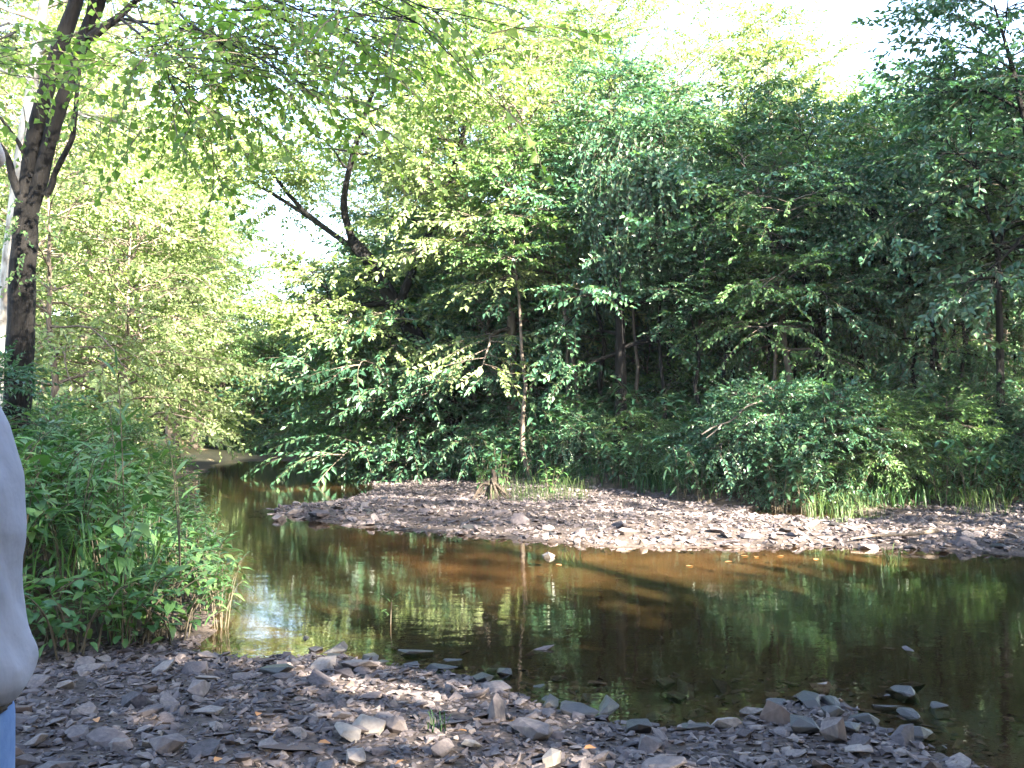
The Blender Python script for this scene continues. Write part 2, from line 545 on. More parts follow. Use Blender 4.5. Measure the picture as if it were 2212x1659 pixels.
def grow(r, path, rad, n=22, t0=.3, t1=1.0, Rc=2.6, elev=(5, 60), droop=.25, sec=7, per=3, wood=None, prof=None, asym=None):
    """limbs and branches off a trunk; returns the places and directions of its sprays"""
    path = np.asarray(path, float)
    seg = np.concatenate([[0], np.cumsum(np.linalg.norm(np.diff(path, axis=0), axis=1))]); seg /= seg[-1]
    at = lambda t: np.array([np.interp(t, seg, path[:, i]) for i in range(3)])
    pos = []; dirs = []
    a0 = r.random() * 6
    for i in range(n):
        u = (i + r.random()) / n
        t = t0 + (t1 - t0) * u
        p = at(t)
        az = a0 + i * 2.4 + r.normal(0, .3)
        if asym is not None and r.random() < asym[1]:
            az = asym[0] + r.normal(0, .7)
        pr = (.45 + .55 * math.sin(math.pi * min(1, max(0, u * .85 + .12)))) if prof is None else prof(u)
        L = Rc * pr * r.uniform(.75, 1.2)
        el = R(elev[0] + (elev[1] - elev[0]) * u + r.normal(0, 8))
        d = np.array([math.cos(az) * math.cos(el), math.sin(az) * math.cos(el), math.sin(el)])
        m = 7
        pts = [p]
        for k in range(m):
            d = nrm(d + r.normal(0, .13, 3) + np.array([0, 0, -droop * (k / m) * .5]))
            pts.append(pts[-1] + d * L / m)
        pts = np.array(pts)
        r0 = max(.012, np.interp(t, seg, rad) * .5)
        if wood is not None: tube(wood, pts, np.linspace(r0, .008, m + 1), 5)
        for j in range(sec):
            s = .22 + .78 * (j + r.random()) / sec
            q = np.array([np.interp(s * m, np.arange(m + 1), pts[:, k]) for k in range(3)])
            ld = nrm(pts[min(m, int(s * m) + 1)] - pts[max(0, int(s * m) - 1)])
            side = (1 if j % 2 else -1)
            hd = nrm(np.array([-ld[1], ld[0], 0]) + 1e-6)
            bd = nrm(ld * r.uniform(.4, .9) + hd * side * r.uniform(.6, 1.1) + np.array([0, 0, r.uniform(-.25, .45)]))
            bl = L * .42 * (1.1 - .6 * s) * r.uniform(.7, 1.25) + .15
            e = q + bd * bl + np.array([0, 0, -droop * bl * .3])
            if wood is not None: tube(wood, np.array([q, (q + e) / 2 + np.array([0, 0, .04 * bl]), e]), [.012, .008, .004], 3)
            for k in range(per):
                f = (k + .6 + .4 * r.random()) / per
                sdv = nrm(bd + np.cross(bd, [0, 0, 1]) * (1 if k % 2 else -1) * r.uniform(.2, .9) + r.normal(0, .2, 3) + np.array([0, 0, -.12]))
                pos.append(q + (e - q) * f); dirs.append(sdv)
        pos.append(pts[-1]); dirs.append(d)
    return np.array(pos), np.array(dirs)


def trunk_mesh(path, rad, sides=9, r=None):
    mb = MB()
    tube(mb, path, rad, sides, 0, .18, True, r)
    return mb


def wander(r, H, lean=(0, 0), n=10, wob=.05):
    z = np.linspace(-.15, H, n)
    x = lean[0] * (np.maximum(z, 0) / H) ** 1.2 + np.cumsum(r.normal(0, wob, n)) * (z > 0)
    y = lean[1] * (np.maximum(z, 0) / H) ** 1.2 + np.cumsum(r.normal(0, wob, n)) * (z > 0)
    return np.stack([x, y, z], -1)


def make_tree(name, seed, H, Rc, leaf, kind, bark='bark_brown', t0=.3, n=24, sec=7, per=3, r0=.12, lean=(0, 0), lscale=1.0, droop=.3, elev=(5, 60), path=None, rad=None, prof=None, asym=None, wob=.05):
    r = np.random.default_rng(seed)
    if path is None: path = wander(r, H, lean, 11, wob)
    else: path = smooth_path(path, 14)
    if rad is None:
        u = np.linspace(0, 1, len(path)); rad = r0 * (1 - .85 * u) + .25 * r0 * np.exp(-u * 14)
    root = empty(name, (0, 0, 0))
    tm = trunk_mesh(path, rad, 9, r)
    pos, dirs = grow(r, path, rad, n, t0, 1.0, Rc, elev, droop, sec, per, tm, prof, asym)
    tm.obj("trunk", [M[bark]], root, True)
    cm = MB()
    put_sprays(cm, kind, pos, dirs, lscale, r)
    cm.obj("crown", [M[leaf], M['twig']], root)
    return root


# ------------------------------------------------------------------ the trees
def at(x, d):
    X = (x - 1106.0) * K * d
    return (X, d, h1(X, d))


def local(base, pts, d):
    """survey points at distance d (or x, y, own distance) relative to a base"""
    return [P(p[0], p[1], p[2] if len(p) > 2 else d) - np.array(base) for p in pts]


used = set()


def place(proto, loc, rz, sc, label, group=None):
    if proto.name not in used:
        used.add(proto.name)
        proto.location = [float(v) for v in loc]; proto.rotation_euler = (0, 0, rz)
        proto.scale = (sc, sc, sc) if np.isscalar(sc) else sc
        tag(proto, label, "tree", group)
        return proto
    return copy_tree(proto, loc, rz, sc, label, group)


# near left bank: the dark forked tree
b = at(30, 10.0)
root = empty("forked_tree", b)
r = np.random.default_rng(21)
tm = MB()
lo = local(b, [(32, 1000), (38, 860), (42, 720), (46, 560), (52, 440)], 10)
tube(tm, smooth_path(lo, 12), np.linspace(.14, .115, 12), 11, 0, .16, True, r)
sL = smooth_path(local(b, [(46, 470), (50, 400), (72, 260), (110, 120), (150, 0), (190, -140, 9.8), (250, -300, 9.4)], 10), 16)
tube(tm, sL, np.linspace(.085, .06, 16), 10, 0, .2, True, r)
sR = smooth_path(local(b, [(58, 470), (75, 400), (110, 260), (160, 110), (200, 0), (235, -120, 9.6), (300, -300, 9.0)], 10), 16)
tube(tm, sR, np.linspace(.08, .06, 16), 10, 0, .2, True, r)
for pts, ra in (([(185, 75), (215, 50), (250, 25), (290, -15), (380, -80, 9.0)], (.05, .02)), ([(92, 420), (105, 402), (112, 370), (140, 315), (152, 280), (158, 180), (175, 60), (190, -60)], (.035, .018)), ([(45, 440), (20, 380), (5, 330), (-60, 250)], (.05, .02)), ([(60, 380), (30, 300), (-50, 200)], (.03, .01))):
    p = smooth_path(local(b, pts, 9.95), 12)
    tube(tm, p, np.linspace(ra[0], ra[1], 12), 7, 0, .2, True, r)
pos = []; dirs = []
br = [((200, -20), (420, -40), (600, 30), (800, 90)), ((190, -60), (360, -80), (560, -20), (760, 60)), ((250, 30), (420, 60), (540, 110), (640, 170)), ((290, -20), (480, 10), (680, 10), (900, 40)),
      ((300, -100), (380, 20), (450, 70), (520, 120)), ((250, 30), (310, 80), (340, 130), (370, 190)), ((20, 60), (0, 70), (-40, 90), (-90, 140)),
      ((270, -60), (520, -120), (740, -70), (900, 0)), ((260, 20), (320, 60), (380, 110), (450, 190)), ((260, -40), (400, -60), (500, 30), (600, 110))]
for i, bb in enumerate(br):
    dd = [10, 9.4 - .35 * (i % 3), 8.8 - .6 * (i % 3), 8.3 - .9 * (i % 4)]
    p = smooth_path([P(x, y, dd[k]) - np.array(b) for k, (x, y) in enumerate(bb)], 14)
    tube(tm, p, np.linspace(.015, .004, 14), 5, 0)
    for k in range(4, 14):
        for s in range(5):
            dv = nrm(p[k] - p[k - 1])
            side = np.cross(dv, [0, 0, 1]) * (1 if s % 2 else -1)
            o = nrm(side * r.uniform(.3, 1.1) + dv * r.uniform(.1, .9) + np.array([0, 0, r.uniform(-.5, .3)]))
            ln = r.uniform(0, .85)
            e = p[k] + o * ln
            if ln > .25: tube(tm, np.array([p[k], (p[k] + e) / 2, e]), [.004, .003, .002], 3)
            pos.append(e); dirs.append(nrm(o + r.normal(0, .3, 3)))
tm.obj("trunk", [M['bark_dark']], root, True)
cm = MB(); put_sprays(cm, 'maple', pos, dirs, .8, r)
cm.obj("crown", [M['leaf_maple'], M['twig']], root)
# ivy shoots creeping up the trunk
cm = MB(); pos = []; dirs = []
for k in range(34):
    f = r.random(); p = np.array([np.interp(f, np.linspace(0, 1, 5), np.array(lo)[:, i]) for i in range(3)])
    a = r.uniform(-2.6, .3)
    o = np.array([math.cos(a), math.sin(a), 0])
    pos.append(p + o * .15); dirs.append(nrm(o + np.array([0, 0, r.uniform(-.6, .6)])))
put_sprays(cm, 'vine', pos, dirs, .38, r); cm.obj("ivy", [M['leaf_mid'], M['twig']], root)
tag(root, "dark mossy trunk forking into two steep stems on the weedy bank", "tree")

b = at(20, 12.0)
pth = local(b, [(12, 1000), (14, 800), (16, 650), (24, 500), (42, 320), (62, 160), (82, 0), (110, -200), (150, -420)], 12)
t = make_tree("pale_barked_tree", 33, 0, 2.2, 'leaf_sunlit', 'maple', 'bark_pale', .55, 16, 6, 3, .14, path=pth, lscale=1.0)
t.location = [float(v) for v in b]
tag(t, "tree with smooth whitish mottled bark behind the dark forked trunk", "tree")

# protos of woodland trees
yA = make_tree("broadleaf_tree", 41, 9.0, 3.0, 'leaf_sunlit', 'ovate', t0=.22, n=28, r0=.14)
yB = make_tree("broadleaf_tree", 42, 6.0, 2.7, 'leaf_sunlit', 'ovate', t0=.10, n=28, r0=.09, elev=(-5, 55), droop=.6)
yC = make_tree("tall_tree", 43, 14.0, 3.6, 'leaf_sunlit', 'small', t0=.35, n=34, sec=8, r0=.2, lscale=1.25)
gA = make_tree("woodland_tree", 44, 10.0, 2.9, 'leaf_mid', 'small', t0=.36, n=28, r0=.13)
gB = make_tree("woodland_tree", 45, 8.0, 2.5, 'leaf_shaded', 'ovate', t0=.42, n=26, r0=.10, droop=.3)
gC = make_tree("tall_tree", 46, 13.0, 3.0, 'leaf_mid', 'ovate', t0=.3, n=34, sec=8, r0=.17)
sA = make_tree("understory_shrub", 47, 3.0, 1.5, 'leaf_shaded', 'ash', t0=.05, n=20, sec=5, per=3, r0=.04, elev=(0, 60), droop=.5)
sB = make_tree("understory_shrub", 48, 2.2, 1.3, 'leaf_mid', 'ovate', t0=.05, n=18, sec=5, per=3, r0=.035, elev=(5, 65), droop=.5)

# sunlit left bank and the end of the reach
GL = "sunlit trees along the left bank"
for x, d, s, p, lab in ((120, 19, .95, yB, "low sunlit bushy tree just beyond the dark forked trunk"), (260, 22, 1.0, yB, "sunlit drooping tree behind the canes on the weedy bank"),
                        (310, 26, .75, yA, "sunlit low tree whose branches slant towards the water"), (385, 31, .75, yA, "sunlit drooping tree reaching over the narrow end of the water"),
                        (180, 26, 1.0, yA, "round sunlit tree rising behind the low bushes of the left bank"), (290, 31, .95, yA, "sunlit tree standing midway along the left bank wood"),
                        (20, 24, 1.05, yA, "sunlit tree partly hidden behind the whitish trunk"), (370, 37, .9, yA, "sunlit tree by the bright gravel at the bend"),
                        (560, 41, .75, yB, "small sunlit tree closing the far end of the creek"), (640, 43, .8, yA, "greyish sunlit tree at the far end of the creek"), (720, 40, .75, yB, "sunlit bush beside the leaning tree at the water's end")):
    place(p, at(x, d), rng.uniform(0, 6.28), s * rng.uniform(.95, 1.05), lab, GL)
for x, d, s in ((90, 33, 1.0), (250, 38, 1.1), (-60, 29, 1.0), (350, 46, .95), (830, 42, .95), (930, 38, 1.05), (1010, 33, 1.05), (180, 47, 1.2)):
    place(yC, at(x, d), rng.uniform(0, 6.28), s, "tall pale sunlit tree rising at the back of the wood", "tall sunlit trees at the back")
for x, d, s in ((420, 38, .95), (475, 40, 1.0)):
    place(gC, at(x, d), rng.uniform(0, 6.28), s * .8, "slim tree with dark trunk showing against the sky gap", "slim trees in the sky gap")

# the big leaning tree over the creek
b = at(985, 24.6)
r = np.random.default_rng(61)
root = empty("leaning_tree", b)
tm = MB()
tk = smooth_path(local(b, [(990, 960), (975, 890), (945, 820), (905, 740), (850, 650), (800, 570), (755, 515)], 24.6), 16)
tube(tm, tk, np.linspace(.26, .15, 16), 11, 0, .2, True, r)
pos = []; dirs = []
for pts, ra, n in (([(770, 540), (700, 490), (640, 440), (570, 355), (500, 300), (450, 200)], (.08, .025), 14), ([(755, 530), (720, 505), (640, 450), (560, 400), (500, 368), (420, 330)], (.07, .02), 12),
                   ([(760, 520), (740, 440), (760, 330), (800, 200), (850, 60)], (.10, .03), 16), ([(860, 660), (900, 560), (960, 420), (1000, 280), (1010, 140)], (.11, .03), 16),
                   ([(960, 850), (1000, 780), (1060, 700), (1110, 610)], (.09, .03), 8), ([(900, 740), (820, 720), (740, 720), (660, 760)], (.07, .02), 8), ([(850, 650), (780, 660), (720, 650), (670, 640)], (.07, .02), 8)):
    p = smooth_path(local(b, [(q_[0], q_[1], 24.6 - (.4 * i * (1 if len(pts) % 2 else -1))) for i, q_ in enumerate(pts)], 24.6), 12)
    ra = np.linspace(ra[0], ra[1], 12)
    tube(tm, p, ra, 8, 0, .2, True, r)
    a, e = grow(r, p, ra, n, .35 if pts[-1][0] not in (420, 450) else .5, 1.0, 1.7 if pts[-1][0] not in (420, 450) else 1.2, (0, 50), .4, 7, 3, tm, lambda u: 1.0)
    pos.append(a); dirs.append(e)
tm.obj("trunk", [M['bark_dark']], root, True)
cm = MB(); put_sprays(cm, 'ovate', np.concatenate(pos), np.concatenate(dirs), 1.0, r)
cm.obj("crown", [M['leaf_sunlit'], M['twig']], root)
tag(root, "thick leaning tree whose bare dark limbs cross the sky gap", "tree")


def path_tree(name, seed, d, pts, Rc, leaf, kind, bark, t0, n, r0, label, sec=6, per=3, lscale=1.0, droop=.35, elev=(0, 55), prof=None):
    b = at(pts[0][0], d)
    pl = local(b, [(pts[0][0], pts[0][1])] + list(pts[1:]), d)
    pl[0][2] = -.15
    t = make_tree(name, seed, 0, Rc, leaf, kind, bark, t0, n, sec, per, r0, path=pl, lscale=lscale, droop=droop, elev=elev, prof=prof)
    t.location = [float(v) for v in b]
    used.add(t.name)
    tag(t, label, "tree")
    return t


path_tree("slender_tree", 62, 22.3, [(1258, 950), (1250, 880), (1238, 780), (1222, 690), (1212, 640), (1190, 540), (1170, 430)], 1.5, 'leaf_shaded', 'ovate', 'bark_brown', .62, 12, .06, "slender pale stem leaning out of the grass at the bank's edge")
path_tree("upright_tree", 63, 23.5, [(1110, 900), (1105, 700), (1120, 450), (1130, 250), (1150, 90)], 2.9, 'leaf_sunlit', 'ovate', 'bark_brown', .28, 30, .14, "full crowned tree with sunlit top above the gravel bar", sec=8)
path_tree("upright_tree", 64, 21, [(1342, 900), (1340, 700), (1335, 560), (1360, 420), (1400, 300)], 1.9, 'leaf_shaded', 'ovate', 'bark_dark', .3, 18, .13, "straight dark trunk carrying a hanging curtain of vines")
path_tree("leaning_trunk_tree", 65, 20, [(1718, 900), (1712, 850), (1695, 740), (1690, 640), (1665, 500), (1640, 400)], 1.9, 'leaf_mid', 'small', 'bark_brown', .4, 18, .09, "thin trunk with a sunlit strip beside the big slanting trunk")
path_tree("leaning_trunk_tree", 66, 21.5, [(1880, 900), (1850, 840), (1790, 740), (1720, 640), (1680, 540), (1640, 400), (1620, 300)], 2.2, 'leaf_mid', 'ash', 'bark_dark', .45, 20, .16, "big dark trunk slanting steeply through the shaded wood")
path_tree("leaning_trunk_tree", 67, 19.5, [(1788, 890), (1775, 800), (1755, 700), (1740, 620), (1745, 480), (1765, 360)], 1.7, 'leaf_shaded', 'small', 'bark_dark', .45, 16, .085, "dark curved trunk between the sunlit strip and slanting trunks")
path_tree("vine_covered_tree", 68, 20.5, [(1862, 890), (1858, 720), (1850, 600), (1860, 480), (1890, 380)], 1.6, 'leaf_shaded', 'vine', 'bark_dark', .45, 20, .10, "vine smothered trunk under a rounded dark leafy mound", droop=.9)
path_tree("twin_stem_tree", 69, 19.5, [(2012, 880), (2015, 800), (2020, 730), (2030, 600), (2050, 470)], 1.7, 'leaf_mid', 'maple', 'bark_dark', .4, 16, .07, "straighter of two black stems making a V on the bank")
path_tree("twin_stem_tree", 70, 19.6, [(2048, 880), (2042, 840), (2028, 790), (2022, 730), (1990, 600), (1960, 480)], 1.5, 'leaf_shaded', 'small', 'bark_dark', .45, 14, .06, "crooked one of two black stems making a V on the bank")
path_tree("sapling_tree", 71, 18, [(2160, 900), (2160, 640), (2158, 540), (2130, 430), (2105, 330), (2110, 220)], 1.8, 'leaf_shaded', 'ovate', 'bark_dark', .55, 16, .055, "slim dark sapling with bare forked stem under the high crown")
path_tree("sapling_tree", 72, 18.1, [(2166, 880), (2163, 640), (2164, 540), (2190, 440), (2200, 330), (2190, 220)], 1.6, 'leaf_shaded', 'ovate', 'bark_dark', .6, 14, .05, "slim dark stem twinned with the bare forked sapling")
path_tree("tall_tree", 73, 17, [(2290, 900), (2280, 600), (2240, 350), (2200, 150), (2160, 0)], 2.2, 'leaf_shaded', 'ovate', 'bark_dark', .4, 24, .11, "tall bluish green tree leaning in at the frame's upper corner")
path_tree("tall_tree", 74, 26, [(1672, 900), (1670, 600), (1668, 420), (1670, 280), (1665, 150), (1660, 90)], 1.6, 'leaf_sunlit', 'ovate', 'bark_brown', .5, 20, .12, "narrow airy sunlit tree standing alone against the white sky")
path_tree("tall_tree", 75, 27, [(1830, 900), (1820, 600), (1790, 400), (1770, 300), (1755, 220)], 1.7, 'leaf_sunlit', 'ovate', 'bark_brown', .5, 18, .11, "sunlit tree on the edge of the white sky above the vines")

# vine curtain hanging on the dark straight tree, and the mound over the vine covered trunk
def vine_mass(name, seed, blobs, n, leaf, label, kind='vine', sc=.9):
    r = np.random.default_rng(seed)
    base = None; pos = []; dirs = []
    tot = sum(bl[3] * bl[4] for bl in blobs)
    for (x, y, d, rx, rz_, ry) in blobs:
        cpt = P(x, y, d)
        if base is None: base = cpt
        k = int(n * rx * rz_ / tot)
        v = r.normal(0, 1, (k, 3)); v /= np.linalg.norm(v, axis=1, keepdims=True)
        rr = r.uniform(.55, 1.08, (k, 1)) ** .6
        pos.append(cpt - base + v * rr * np.array([rx, ry, rz_])); dirs.append(v + np.array([0, 0, -.75]) + r.normal(0, .3, (k, 3)))
    pos = np.concatenate(pos); dirs = np.concatenate(dirs)
    root = empty(name, base)
    stems = MB()
    for k in range(14):
        p = pos[r.integers(0, len(pos))]
        e = p + np.array([r.normal(0, .3), r.normal(0, .2), -r.uniform(1.0, 2.6)])
        tube(stems, smooth_path([p, (p + e) / 2 + r.normal(0, .12, 3), e], 8), np.linspace(.018, .008, 8), 5)
    stems.obj("stem", [M['bark_dark']], root, True)
    cm = MB(); put_sprays(cm, kind, pos, dirs, sc, r)
    cm.obj("foliage", [M[leaf], M['twig']], root)
    return tag(root, label, "vine")


vine_mass("hanging_vine", 81, [(1400, 400, 20.3, 1.15, 1.25, .8), (1350, 340, 20.5, .8, .8, .6), (1480, 430, 20.4, .7, .9, .6), (1340, 480, 20.3, .6, .9, .5)], 620, 'leaf_shaded', "dark curtain of hanging vines draped over the straight trunk")
vine_mass("hanging_vine", 82, [(1900, 430, 19.6, 1.0, .75, .8), (1840, 500, 19.6, .7, .7, .5)], 330, 'leaf_shaded', "rounded dark mound of vines high in the shaded wood")

slimA = make_tree("slim_tree", 54, 8.0, 1.4, 'leaf_mid', 'ovate', 'bark_brown', .62, 16, 6, 3, .065, lean=(-.8, .2), wob=.09)
slimB = make_tree("slim_tree", 55, 9.0, 1.3, 'leaf_shaded', 'ovate', 'bark_dark', .6, 15, 6, 3, .07, lean=(.3, -.2), wob=.10)
slr = np.random.default_rng(91)
for i, x in enumerate((1150, 1300, 1392, 1455, 1530, 1580, 1640, 1668, 1755, 1810, 1905, 1945, 1985, 2085, 2115, 2200, 1250, 1420, 1610, 2060)):
    place((slimA, slimB)[i % 2], at(x, slr.uniform(20.5, 25)), slr.uniform(0, 6.28), slr.uniform(.7, .88), "slender bare trunk among many in the dim wood", "slender trunks in the dim wood")

airy = make_tree("airy_tree", 58, 13.4, 2.5, 'leaf_sunlit', 'small', t0=.45, n=24, sec=6, per=2, r0=.13, lscale=1.35, wob=.12)
for i, (x, d, s) in enumerate(((1335, 33, 1.0), (1430, 30, .98), (1545, 32, .93), (1640, 35, .95), (1745, 32, .86), (1240, 35, 1.1), (1385, 38, 1.0), (1880, 34, .80), (1985, 33, .76))):
    place(airy, at(x, d), i * 1.7, s * .98, "tall airy sunlit crown breaking up the white sky", "airy crowns against the white sky")

for i, (x, d) in enumerate(((1500, 20.2), (1560, 20.6), (1655, 19.8), (1712, 20.8), (1775, 19.6), (1925, 20.4), (1972, 19.8), (2075, 20.0), (2128, 19.6), (2185, 20.4), (1840, 21), (1600, 21.2))):
    place((slimB, slimA)[i % 3 // 2], at(x, d), 2.2 + slr.uniform(-.8, .8), (.72, .72, slr.uniform(.5, .62)), "slender bare trunk among many in the dim wood", "slender trunks in the dim wood")

# woods behind, in the shade of the far bank
GW = "woodland trees standing behind the far bank"
wood_spots = [(1180, 27, gA, .95), (1290, 25, gB, 1.0), (1430, 27, gA, .95), (1520, 24, gB, 1.0), (1590, 29, gA, .9), (1700, 31, gB, 1.15), (1780, 24.5, gB, .95), (1900, 27, gA, .85), (1960, 33, gA, .95), (2040, 25, gB, 1.05),
              (2120, 30, gA, .9), (2180, 24, gB, 1.05), (2260, 27, gA, .9), (2330, 22, gA, .8), (1240, 32, gC, .95), (1080, 29, gC, 1.0), (1370, 36, gC, .95), (960, 27, gB, .95), (1030, 25, gB, .85)]
for i, (x, d, p, s) in enumerate(wood_spots):
    s *= .82 if 1300 < x < 2040 else .95
    place(p, at(x, d), rng.uniform(0, 6.28), s * rng.uniform(.93, 1.07), "leafy green tree standing in the shaded wood behind the far bank", GW)

GF = "far trees closing the view behind the wood"
fr_ = np.random.default_rng(90)
for i in range(46):
    x = -200 + 2650 * (i + fr_.random()) / 46
    d = fr_.uniform(44, 64)
    p = (gA, gC, yA, yC)[i % 4] if x < 1000 else (gA, yA, gC, yA)[i % 4]
    sc = fr_.uniform(.95, 1.2)
    if 450 < x < 760: p, sc = yB, .8 if 560 < x else .6
    elif p in (yC, gC): sc *= .85
    if 1250 < x < 2100: sc *= .8
    place(p, at(x, d), fr_.uniform(0, 6.28), sc, "far tree closing the view behind the wood", GF)
# lower layer
GS = "understory shrubs along the far bank"
shr = [(880, 26.5, sB, 1.25), (820, 28, sB, 1.3), (945, 25.5, sA, 1.0), (850, 31, sA, 1.2), (800, 28, sA, 1.35), (870, 26.2, sA, 1.3), (920, 26.8, sB, 1.5), (880, 33, sA, 1.2), (545, 40.5, sB, 1.3), (600, 41, sA, 1.3), (665, 41.5, sB, 1.5), (725, 41, sA, 1.3), (490, 42, sB, 1.2), (640, 39.5, sA, .9), (1010, 27, sB, 1.2), (1150, 25, sA, 1.0), (1240, 24, sA, .9), (1390, 24, sA, 1.0), (1480, 23, sB, .7), (1570, 22.5, sA, .55), (1650, 24, sB, .6),
       (1920, 21, sA, .5), (1980, 22.5, sB, .6), (2090, 21, sA, .55), (2190, 21.5, sB, .7), (2260, 20, sA, .8), (1830, 23.5, sA, .6), (1300, 27, sB, 1.3), (1740, 26, sA, .8), (1060, 24.5, sA, 1.0), (1540, 27, sA, 1.3), (1950, 26, sA, 1.3), (2120, 25, sA, 1.3), (960, 30, sA, 1.5)]
for i, (x, d, p, s) in enumerate(shr):
    o = place(p, at(x, d), rng.uniform(0, 6.28), s * rng.uniform(.9, 1.1), "leafy shrub growing among the trunks of the far bank" if i > 9 else "leafy shrub overhanging the narrow end of the water", GS if i > 9 else "shrubs over the water's narrow end")
    o["category"] = "shrub"

for i in range(60):
    x = -100 + 2450 * (i + fr_.random()) / 60
    d = fr_.uniform(30, 46) if x > 700 else fr_.uniform(43, 55)
    o = place((sA, sB)[i % 2], at(x, d), fr_.uniform(0, 6.28), fr_.uniform(1.2, 1.8), "dim shrub deep in the wood between the trunks", "shrubs deep in the wood"); o["category"] = "shrub"

bA = make_tree("bank_shrub", 56, 1.5, 1.15, 'leaf_shaded', 'ovate', t0=.04, n=24, sec=6, per=3, r0=.03, elev=(-5, 65), droop=.6, lscale=.72)
bB = make_tree("bank_shrub", 57, 1.2, 1.05, 'leaf_mid', 'ash', t0=.04, n=22, sec=6, per=3, r0=.03, elev=(-5, 65), droop=.6, lscale=.75)
for i, (x, d, s) in enumerate(((1270, 21.3, .8), (1340, 21.0, .8), (1420, 20.4, .85), (1490, 19.8, .9), (1560, 19.0, 1.0), (1640, 18.3, 1.0), (1720, 18.2, 1.05), (1800, 17.9, 1.0), (1870, 17.9, 1.0), (1950, 17.9, .95), (2030, 18.0, 1.0), (2110, 18.2, .95), (2190, 18.0, 1.0), (2260, 17.6, 1.0), (960, 26, .8), (1120, 23.8, .75))):
    o = place((bA, bB)[(i * 5) % 7 % 2], at(x, d), rng.uniform(0, 6.28), s * (.62 if d >= 19.7 else .74), "rounded leafy shrub spilling down the far bank towards the gravel", "rounded shrubs on the far bank's slope"); o["category"] = "shrub"

# trees round the viewer that shade the bank and the far wood (outside the picture)
cA = make_tree("shade_tree", 51, 14.0, 4.0, 'leaf_mid', 'ovate', t0=.2, n=34, sec=8, per=3, r0=.22, lscale=1.5)
cB = make_tree("shade_tree", 52, 11.0, 3.6, 'leaf_mid', 'ovate', t0=.14, n=44, sec=9, per=4, r0=.18, lscale=1.9)
cC = make_tree("shade_tree", 53, 20.0, 4.4, 'leaf_mid', 'ovate', t0=.74, n=34, sec=9, per=3, r0=.24, lscale=1.5, elev=(0, 50), prof=lambda u: 1.0 - .4 * u)
for i, (x, y, p, s) in enumerate(((13.4, 9.8, cA, 1.0), (15.5, 12.0, cA, 1.05), (18.5, 14, cA, 1.0), (2.6, -5.6, cB, 1.0), (1.2, -6.6, cB, 1.0), (4.2, -10.6, cB, 1.25), (-.8, -8.5, cB, .95), (9.4, -2.7, cB, .62), (10.9, -1.2, cB, .56), (12.6, 0, cB, .54), (14.7, 1.8, cB, .6), (6.8, -10.2, cB, 1.0), (13.0, -6.2, cB, .72), (15.0, -4.6, cB, .72), (17, -3, cB, .75), (14.6, -11.3, cC, 1.1), (17.8, -8.6, cC, 1.1), (8.9, -8.3, cC, .64), (-5.5, -6, cB, .8))):
    place(p, (x, y, h1(x, y) if y > 0 else .3), rng.uniform(0, 6.28), s, "shade tree on the bank around the viewer", "shade trees around the viewer")


# ------------------------------------------------------------------ weeds, canes and grasses
def make_weed(name, seed, H, nst, L, W, nl, leaf, arch=.35, droop=.3, spread=.1, petiole=.03):
    r = np.random.default_rng(seed)
    root = empty(name, (0, 0, 0))
    st = MB(); lf = MB()
    for s in range(nst):
        a = r.random() * 6.28
        h = H * r.uniform(.65, 1.1)
        out = np.array([math.cos(a), math.sin(a), 0])
        b0 = out * r.uniform(0, spread)
        lean = arch * h * r.uniform(.3, 1.2)
        p = smooth_path([b0 + [0, 0, -.04], b0 + out * lean * .25 + [0, 0, h * .5], b0 + out * lean * .65 + [0, 0, h * .85], b0 + out * lean + [0, 0, h * r.uniform(.92, 1.0)]], 12)
        tube(st, p, np.linspace(.006, .002, 12), 4)
        for k in range(nl):
            u = .18 + .82 * (k + r.random() * .5) / nl
            i = min(u, 1) * 11
            q = np.array([np.interp(i, np.arange(12), p[:, j]) for j in range(3)])
            ya = a + k * 2.4 + r.normal(0, .4)
            sc = r.uniform(.65, 1.15) * (1.05 - .35 * abs(u - .6))
            V, T = leaf_geo(L * sc, W * sc, r.uniform(.1, .5), r.uniform(.2, 1.0), True)
            V = V + np.array([petiole, 0, 0])
            m = rot((0, 0, 1), ya) @ rot((0, 1, 0), r.normal(droop - .5 * u, .3)) @ rot((1, 0, 0), r.normal(0, .25))
            lf.add(V @ m.T + q, [(T, 0)])
    st.obj("stem", [M['twig']], root, True)
    lf.obj("foliage", [M[leaf]], root, True)
    return root


def blades(mb, r, base, n, spread, H, W, lean=.5):
    """grass blades springing from round base"""
    a = r.random(n) * 6.28; rad = spread * np.sqrt(r.random(n))
    h = H * r.uniform(.5, 1.15, n); d = r.random(n) * 6.28; l = lean * h * r.uniform(.2, 1.3, n); wd = W * r.uniform(.6, 1.2, n)
    bx = np.stack([np.cos(a) * rad, np.sin(a) * rad, 0 * a], -1) + np.asarray(base)
    o = np.stack([np.cos(d), np.sin(d), 0 * d], -1); s = np.stack([-np.sin(d), np.cos(d), 0 * d], -1) * wd[:, None] / 2
    zz = np.array([0, 0, 1.0])
    p0 = bx - zz * .03
    p1 = bx + o * (l * .3)[:, None] + zz * (h * .55)[:, None]
    p2 = bx + o * (l * .7)[:, None] + zz * (h * .88)[:, None]
    p3 = bx + o * (l * 1.15)[:, None] + zz * (h * .92)[:, None]
    V = np.stack([p0 - s * .7, p0 + s * .7, p1 - s, p1 + s, p2 - s * .8, p2 + s * .8, p3], 1)
    off = (np.arange(n) * 7)[:, None, None]
    Q = np.array([(0, 1, 3, 2), (2, 3, 5, 4)]); T = np.array([(4, 5, 6)])
    mb.add(V.reshape(-1, 3), [((Q[None] + off).reshape(-1, 4), 0), ((T[None] + off).reshape(-1, 3), 0)])


